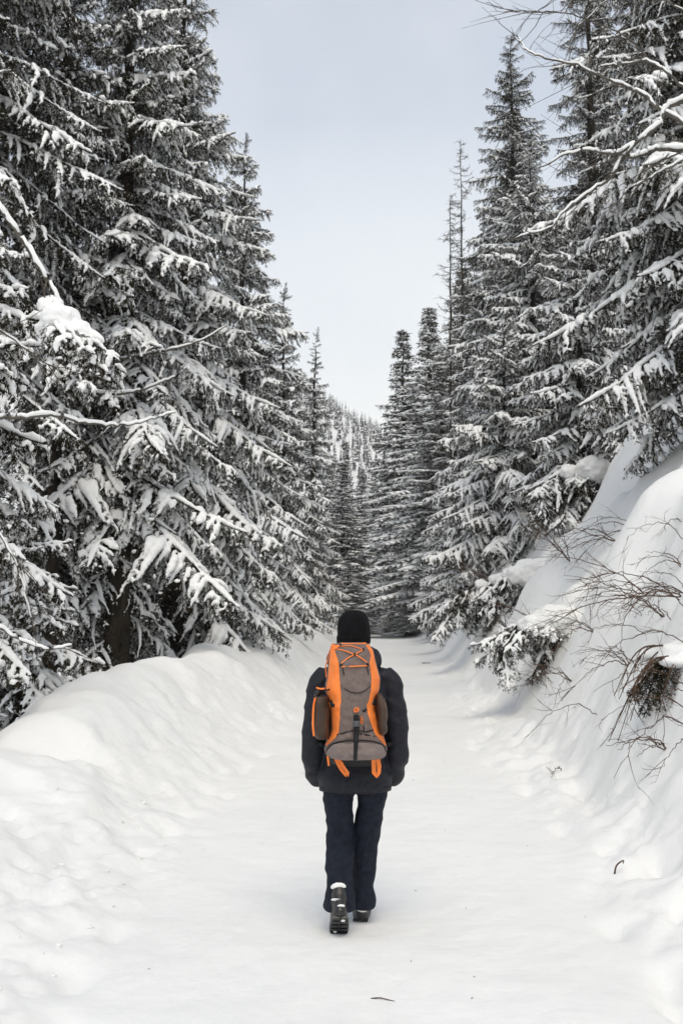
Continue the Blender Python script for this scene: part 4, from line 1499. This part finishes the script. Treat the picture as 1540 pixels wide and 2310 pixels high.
patch('center_strap', [(1265, 737), (1400, 735), (1560, 730), (1750, 724)], [(1265, 795), (1400, 800), (1560, 790), (1750, 780)], 1268, 1775, .019, M['black'], nu=6)
patch('buckle', [(1310, 730), (1400, 722)], [(1310, 802), (1400, 806)], 1318, 1398, .030, M['plastic'], nu=6, nv=8)
patch('buckle', [(1262, 734), (1320, 734)], [(1262, 794), (1320, 796)], 1264, 1316, .027, M['black'], nu=6, nv=8)
cord('seam', [(600, 940), (650, 985), (710, 1015), (765, 1024), (830, 1012), (880, 985), (918, 948)], .0022, M['black'], off=.001)
cord('seam', [(560, 1490), (640, 1462), (728, 1436)], .004, M['black'], off=.001)
cord('seam', [(800, 1472), (880, 1490), (960, 1512)], .004, M['black'], off=.001)
cord('seam', [(800, 1440), (870, 1452), (945, 1440)], .003, M['black'], off=.001)
cord('seam', [(840, 1385), (848, 1420), (842, 1462)], .003, M['black'], off=.001)
cord('seam', [(832, 1215), (850, 1225), (872, 1200)], .006, M['black'], off=.001)
# elastic cord on the lid
cord('bungee_cord', [(556, 545), (640, 562), (750, 602), (830, 648), (882, 692)], .0032, M['orange'])
cord('bungee_cord', [(842, 550), (800, 574), (750, 602), (670, 645), (604, 698)], .0032, M['orange'])
cord('bungee_cord', [(606, 735), (740, 732), (884, 724)], .0036, M['orange'])
cord('bungee_cord', [(605, 515), (700, 508), (780, 528), (838, 546)], .0028, M['orange'])
for zx, zy in ((590, 502), (845, 548), (750, 601), (602, 720), (888, 714)):
    blob('toggle', zx, zy, .0075, .0085, M['black'], .008)
for zx in (615, 880):
    cord('seam', [(zx, 730), (zx + 6, 770), (zx + 18, 830)], .0028, M['black'], off=.0)
cord('webbing', [(585, 505), (540, 540), (520, 545)], .006, M['orange'], off=.010)
cord('hanging_cord', [(500, 520), (468, 600), (452, 690), (432, 740), (436, 830), (440, 880)], .0034, M['orange'], off=.014)
# compression straps and their buckles
for (zx, zy) in ((505, 1150), (958, 1130)):
    blob('strap_buckle', zx, zy, .012, .020, M['black'], .008)
    blob('strap_buckle', zx + (18 if zx < 700 else -12), zy + 18, .010, .010, M['black'], .008)
blob('strap_buckle', 425, 985, .012, .012, M['black'], .010)
cord('webbing', [(420, 1010), (450, 1004), (480, 990)], .004, M['black'], off=.008)
cord('webbing', [(478, 1150), (452, 1200), (448, 1330), (462, 1455)], .0034, M['orange'], off=.030)
cord('webbing', [(486, 1160), (474, 1230), (470, 1330), (474, 1410)], .0034, M['orange'], off=.028)
# side pockets of brown mesh
for sgn, rows_ in ((-1, [(398, 1080, .030), (392, 1150, .042), (388, 1300, .046), (386, 1450, .045), (400, 1530, .036), (415, 1552, .016)]),
                   (1, [(1010, 1050, .016), (1030, 1130, .027), (1046, 1250, .030), (1050, 1380, .028), (1055, 1470, .022), (1050, 1500, .010)])):
    b = MB()
    rr = []
    for zx, zy, rx in refine(rows_, 4):
        x, z = zxz(zx, zy)
        q = Vector((x, -.235, z)) + OFF
        rr.append(ering(q.x, q.y, q.z, rx, .075, 20))
    b.loft(rr)
    pk = obj('side_pocket', displace(b.mesh('side_pocket', M['mesh']), .005, 25, 7, 2), pack)
    if sgn < 0:
        cord('piping', [tuple(Vector((zxz(a, c)[0], -.285, zxz(a, c)[1])) + OFF) for a, c in ((325, 1085), (308, 1180), (302, 1300), (303, 1420), (312, 1510))], .006, M['orange'], parent=pk, raw=True)
        bb = MB()
        x, z = zxz(345, 1050)
        bb.ball(Vector((x, -.24, z)) + OFF, (.018, .020, .020), 12, 8)
        obj('bottle_cap', bb.mesh('bottle_cap', M['rubber']), pack)
        cord('webbing', [tuple(Vector((zxz(a, c)[0], -.27, zxz(a, c)[1])) + OFF) for a, c in ((335, 975), (360, 985), (395, 990), (425, 985))], .005, M['orange'], raw=True)


def flat_loop(pts, w, zoff):
    """folded webbing loop hanging under the bag: outline with a slit"""
    b = MB()
    P_ = [Vector((zxz(a, c)[0], zoff, zxz(a, c)[1])) + OFF for a, c in pts]
    n = len(P_)
    th = Vector((0, .006, 0))
    verts = [tuple(p) for p in P_] + [tuple(p + th) for p in P_]
    half = n // 2
    faces = []
    for i in range(half - 1):
        a, b_, c, d = i, i + 1, n - 2 - i, n - 1 - i
        faces += [(a, b_, c, d), (d + n, c + n, b_ + n, a + n)]
    for i in range(n):
        j = (i + 1) % n
        faces.append((i, i + n, j + n, j))
    b.add(verts, faces)
    return b.mesh('loop', M['orange'], smooth=False)


def loop_pair(left, right, slit):
    lo = obj('loop_strap', flat_loop(left, 0, -.245), pack)
    ro = obj('loop_strap', flat_loop(right, 0, -.247), pack)


# each loop: two bands side by side that meet in a point
loop_pair([(528, 1785), (560, 1850), (600, 1915), (655, 1978), (662, 1945), (632, 1905), (592, 1850), (562, 1775)],
          [(562, 1775), (592, 1845), (640, 1905), (662, 1945), (680, 1975), (692, 1925), (640, 1850), (600, 1770)], None)
loop_pair([(930, 1778), (932, 1850), (935, 1935), (985, 1988), (986, 1950), (978, 1900), (980, 1850), (972, 1775)],
          [(972, 1775), (990, 1850), (992, 1900), (986, 1950), (990, 1986), (1028, 1935), (1036, 1850), (1024, 1778)], None)
b = MB()
P_ = [Vector((zxz(a, c)[0], -.25, zxz(a, c)[1])) + OFF for a, c in ((458, 1740), (466, 1800), (470, 1848))]
b.tube(P_, .0062, 6)
obj('webbing', b.mesh('zip_pull', M['orange']), pack)
# black base and hip pad below the bag
b = MB()
rr = []
for zy, rx, ry in ((1740, .150, .085), (1800, .140, .080), (1850, .120, .060), (1868, .09, .04)):
    z = zxz(0, zy)[1]
    q = Vector((.0, -.18, z)) + OFF
    rr.append(ering(q.x, q.y, q.z, rx, ry, 24))
b.loft(rr)
obj('hip_pad', b.mesh('hip_pad', M['black']), pack)
# logo marks
b = MB()
ringpts = [front(765 + 24 * math.cos(a), 1208 + 22 * math.sin(a) - 6 * math.cos(a), .004) for a in np.linspace(0, 2 * math.pi, 25)]
b.tube(ringpts, .0032, 6)
b.tube([front(752, 1214, .004), front(780, 1200, .004)], .0030, 6)
obj('logo_mark', b.mesh('logo_mark', M['orange']), pack)
b = MB()
for zy, dz in ((1300, 16), (1325, 12), (1348, 12)):
    b.tube([front(822 + 12 * math.cos(a), zy + dz * math.sin(a), .004) for a in np.linspace(0, 5.2, 12)], .0022, 5)
obj('logo_mark', b.mesh('logo_mark_b', M['orange']), pack)
# shoulder straps over the jacket
for sgn in (-1, 1):
    b = MB()
    line = smooth_line([tuple(Vector(q) + OFF) for q in [(sgn * .095, -.15, 1.38), (sgn * .105, -.10, 1.455), (sgn * .118, -.02, 1.468), (sgn * .125, .09, 1.42), (sgn * .13, .145, 1.30), (sgn * .14, .15, 1.15), (sgn * .17, .09, 1.04), (sgn * .20, -.02, 1.0), (sgn * .17, -.13, 1.0)]], 4)
    b.tube(line, .022, 8, squash=.45)
    obj('shoulder_strap', b.mesh('shoulder_strap', M['black']), pack)

# ------------------------------------------------------------------ winter air over the valley
vm = bpy.data.materials.new('winter_air')
vm.use_nodes = True
vn = vm.node_tree.nodes
for q in list(vn):
    if q.type == 'BSDF_PRINCIPLED':
        vn.remove(q)
pv = vn.new('ShaderNodeVolumePrincipled')
pv.inputs['Color'].default_value = (0.97, 0.975, 0.98, 1)
pv.inputs['Density'].default_value = 0.0006
vm.node_tree.links.new(pv.outputs[0], [q for q in vn if q.type == 'OUTPUT_MATERIAL'][0].inputs['Volume'])
b = MB()
x0, x1, y0, y1, z0, z1 = -460, 380, -40, 760, -12, 190
b.add([(x, y, z) for z in (z0, z1) for x, y in ((x0, y0), (x1, y0), (x1, y1), (x0, y1))],
      [(3, 2, 1, 0), (4, 5, 6, 7), (0, 1, 5, 4), (1, 2, 6, 5), (2, 3, 7, 6), (3, 0, 4, 7)])
o = obj('haze', b.mesh('haze', vm, smooth=False))
tag(o, 'thin pale winter haze filling the valley', 'haze', kind='stuff')
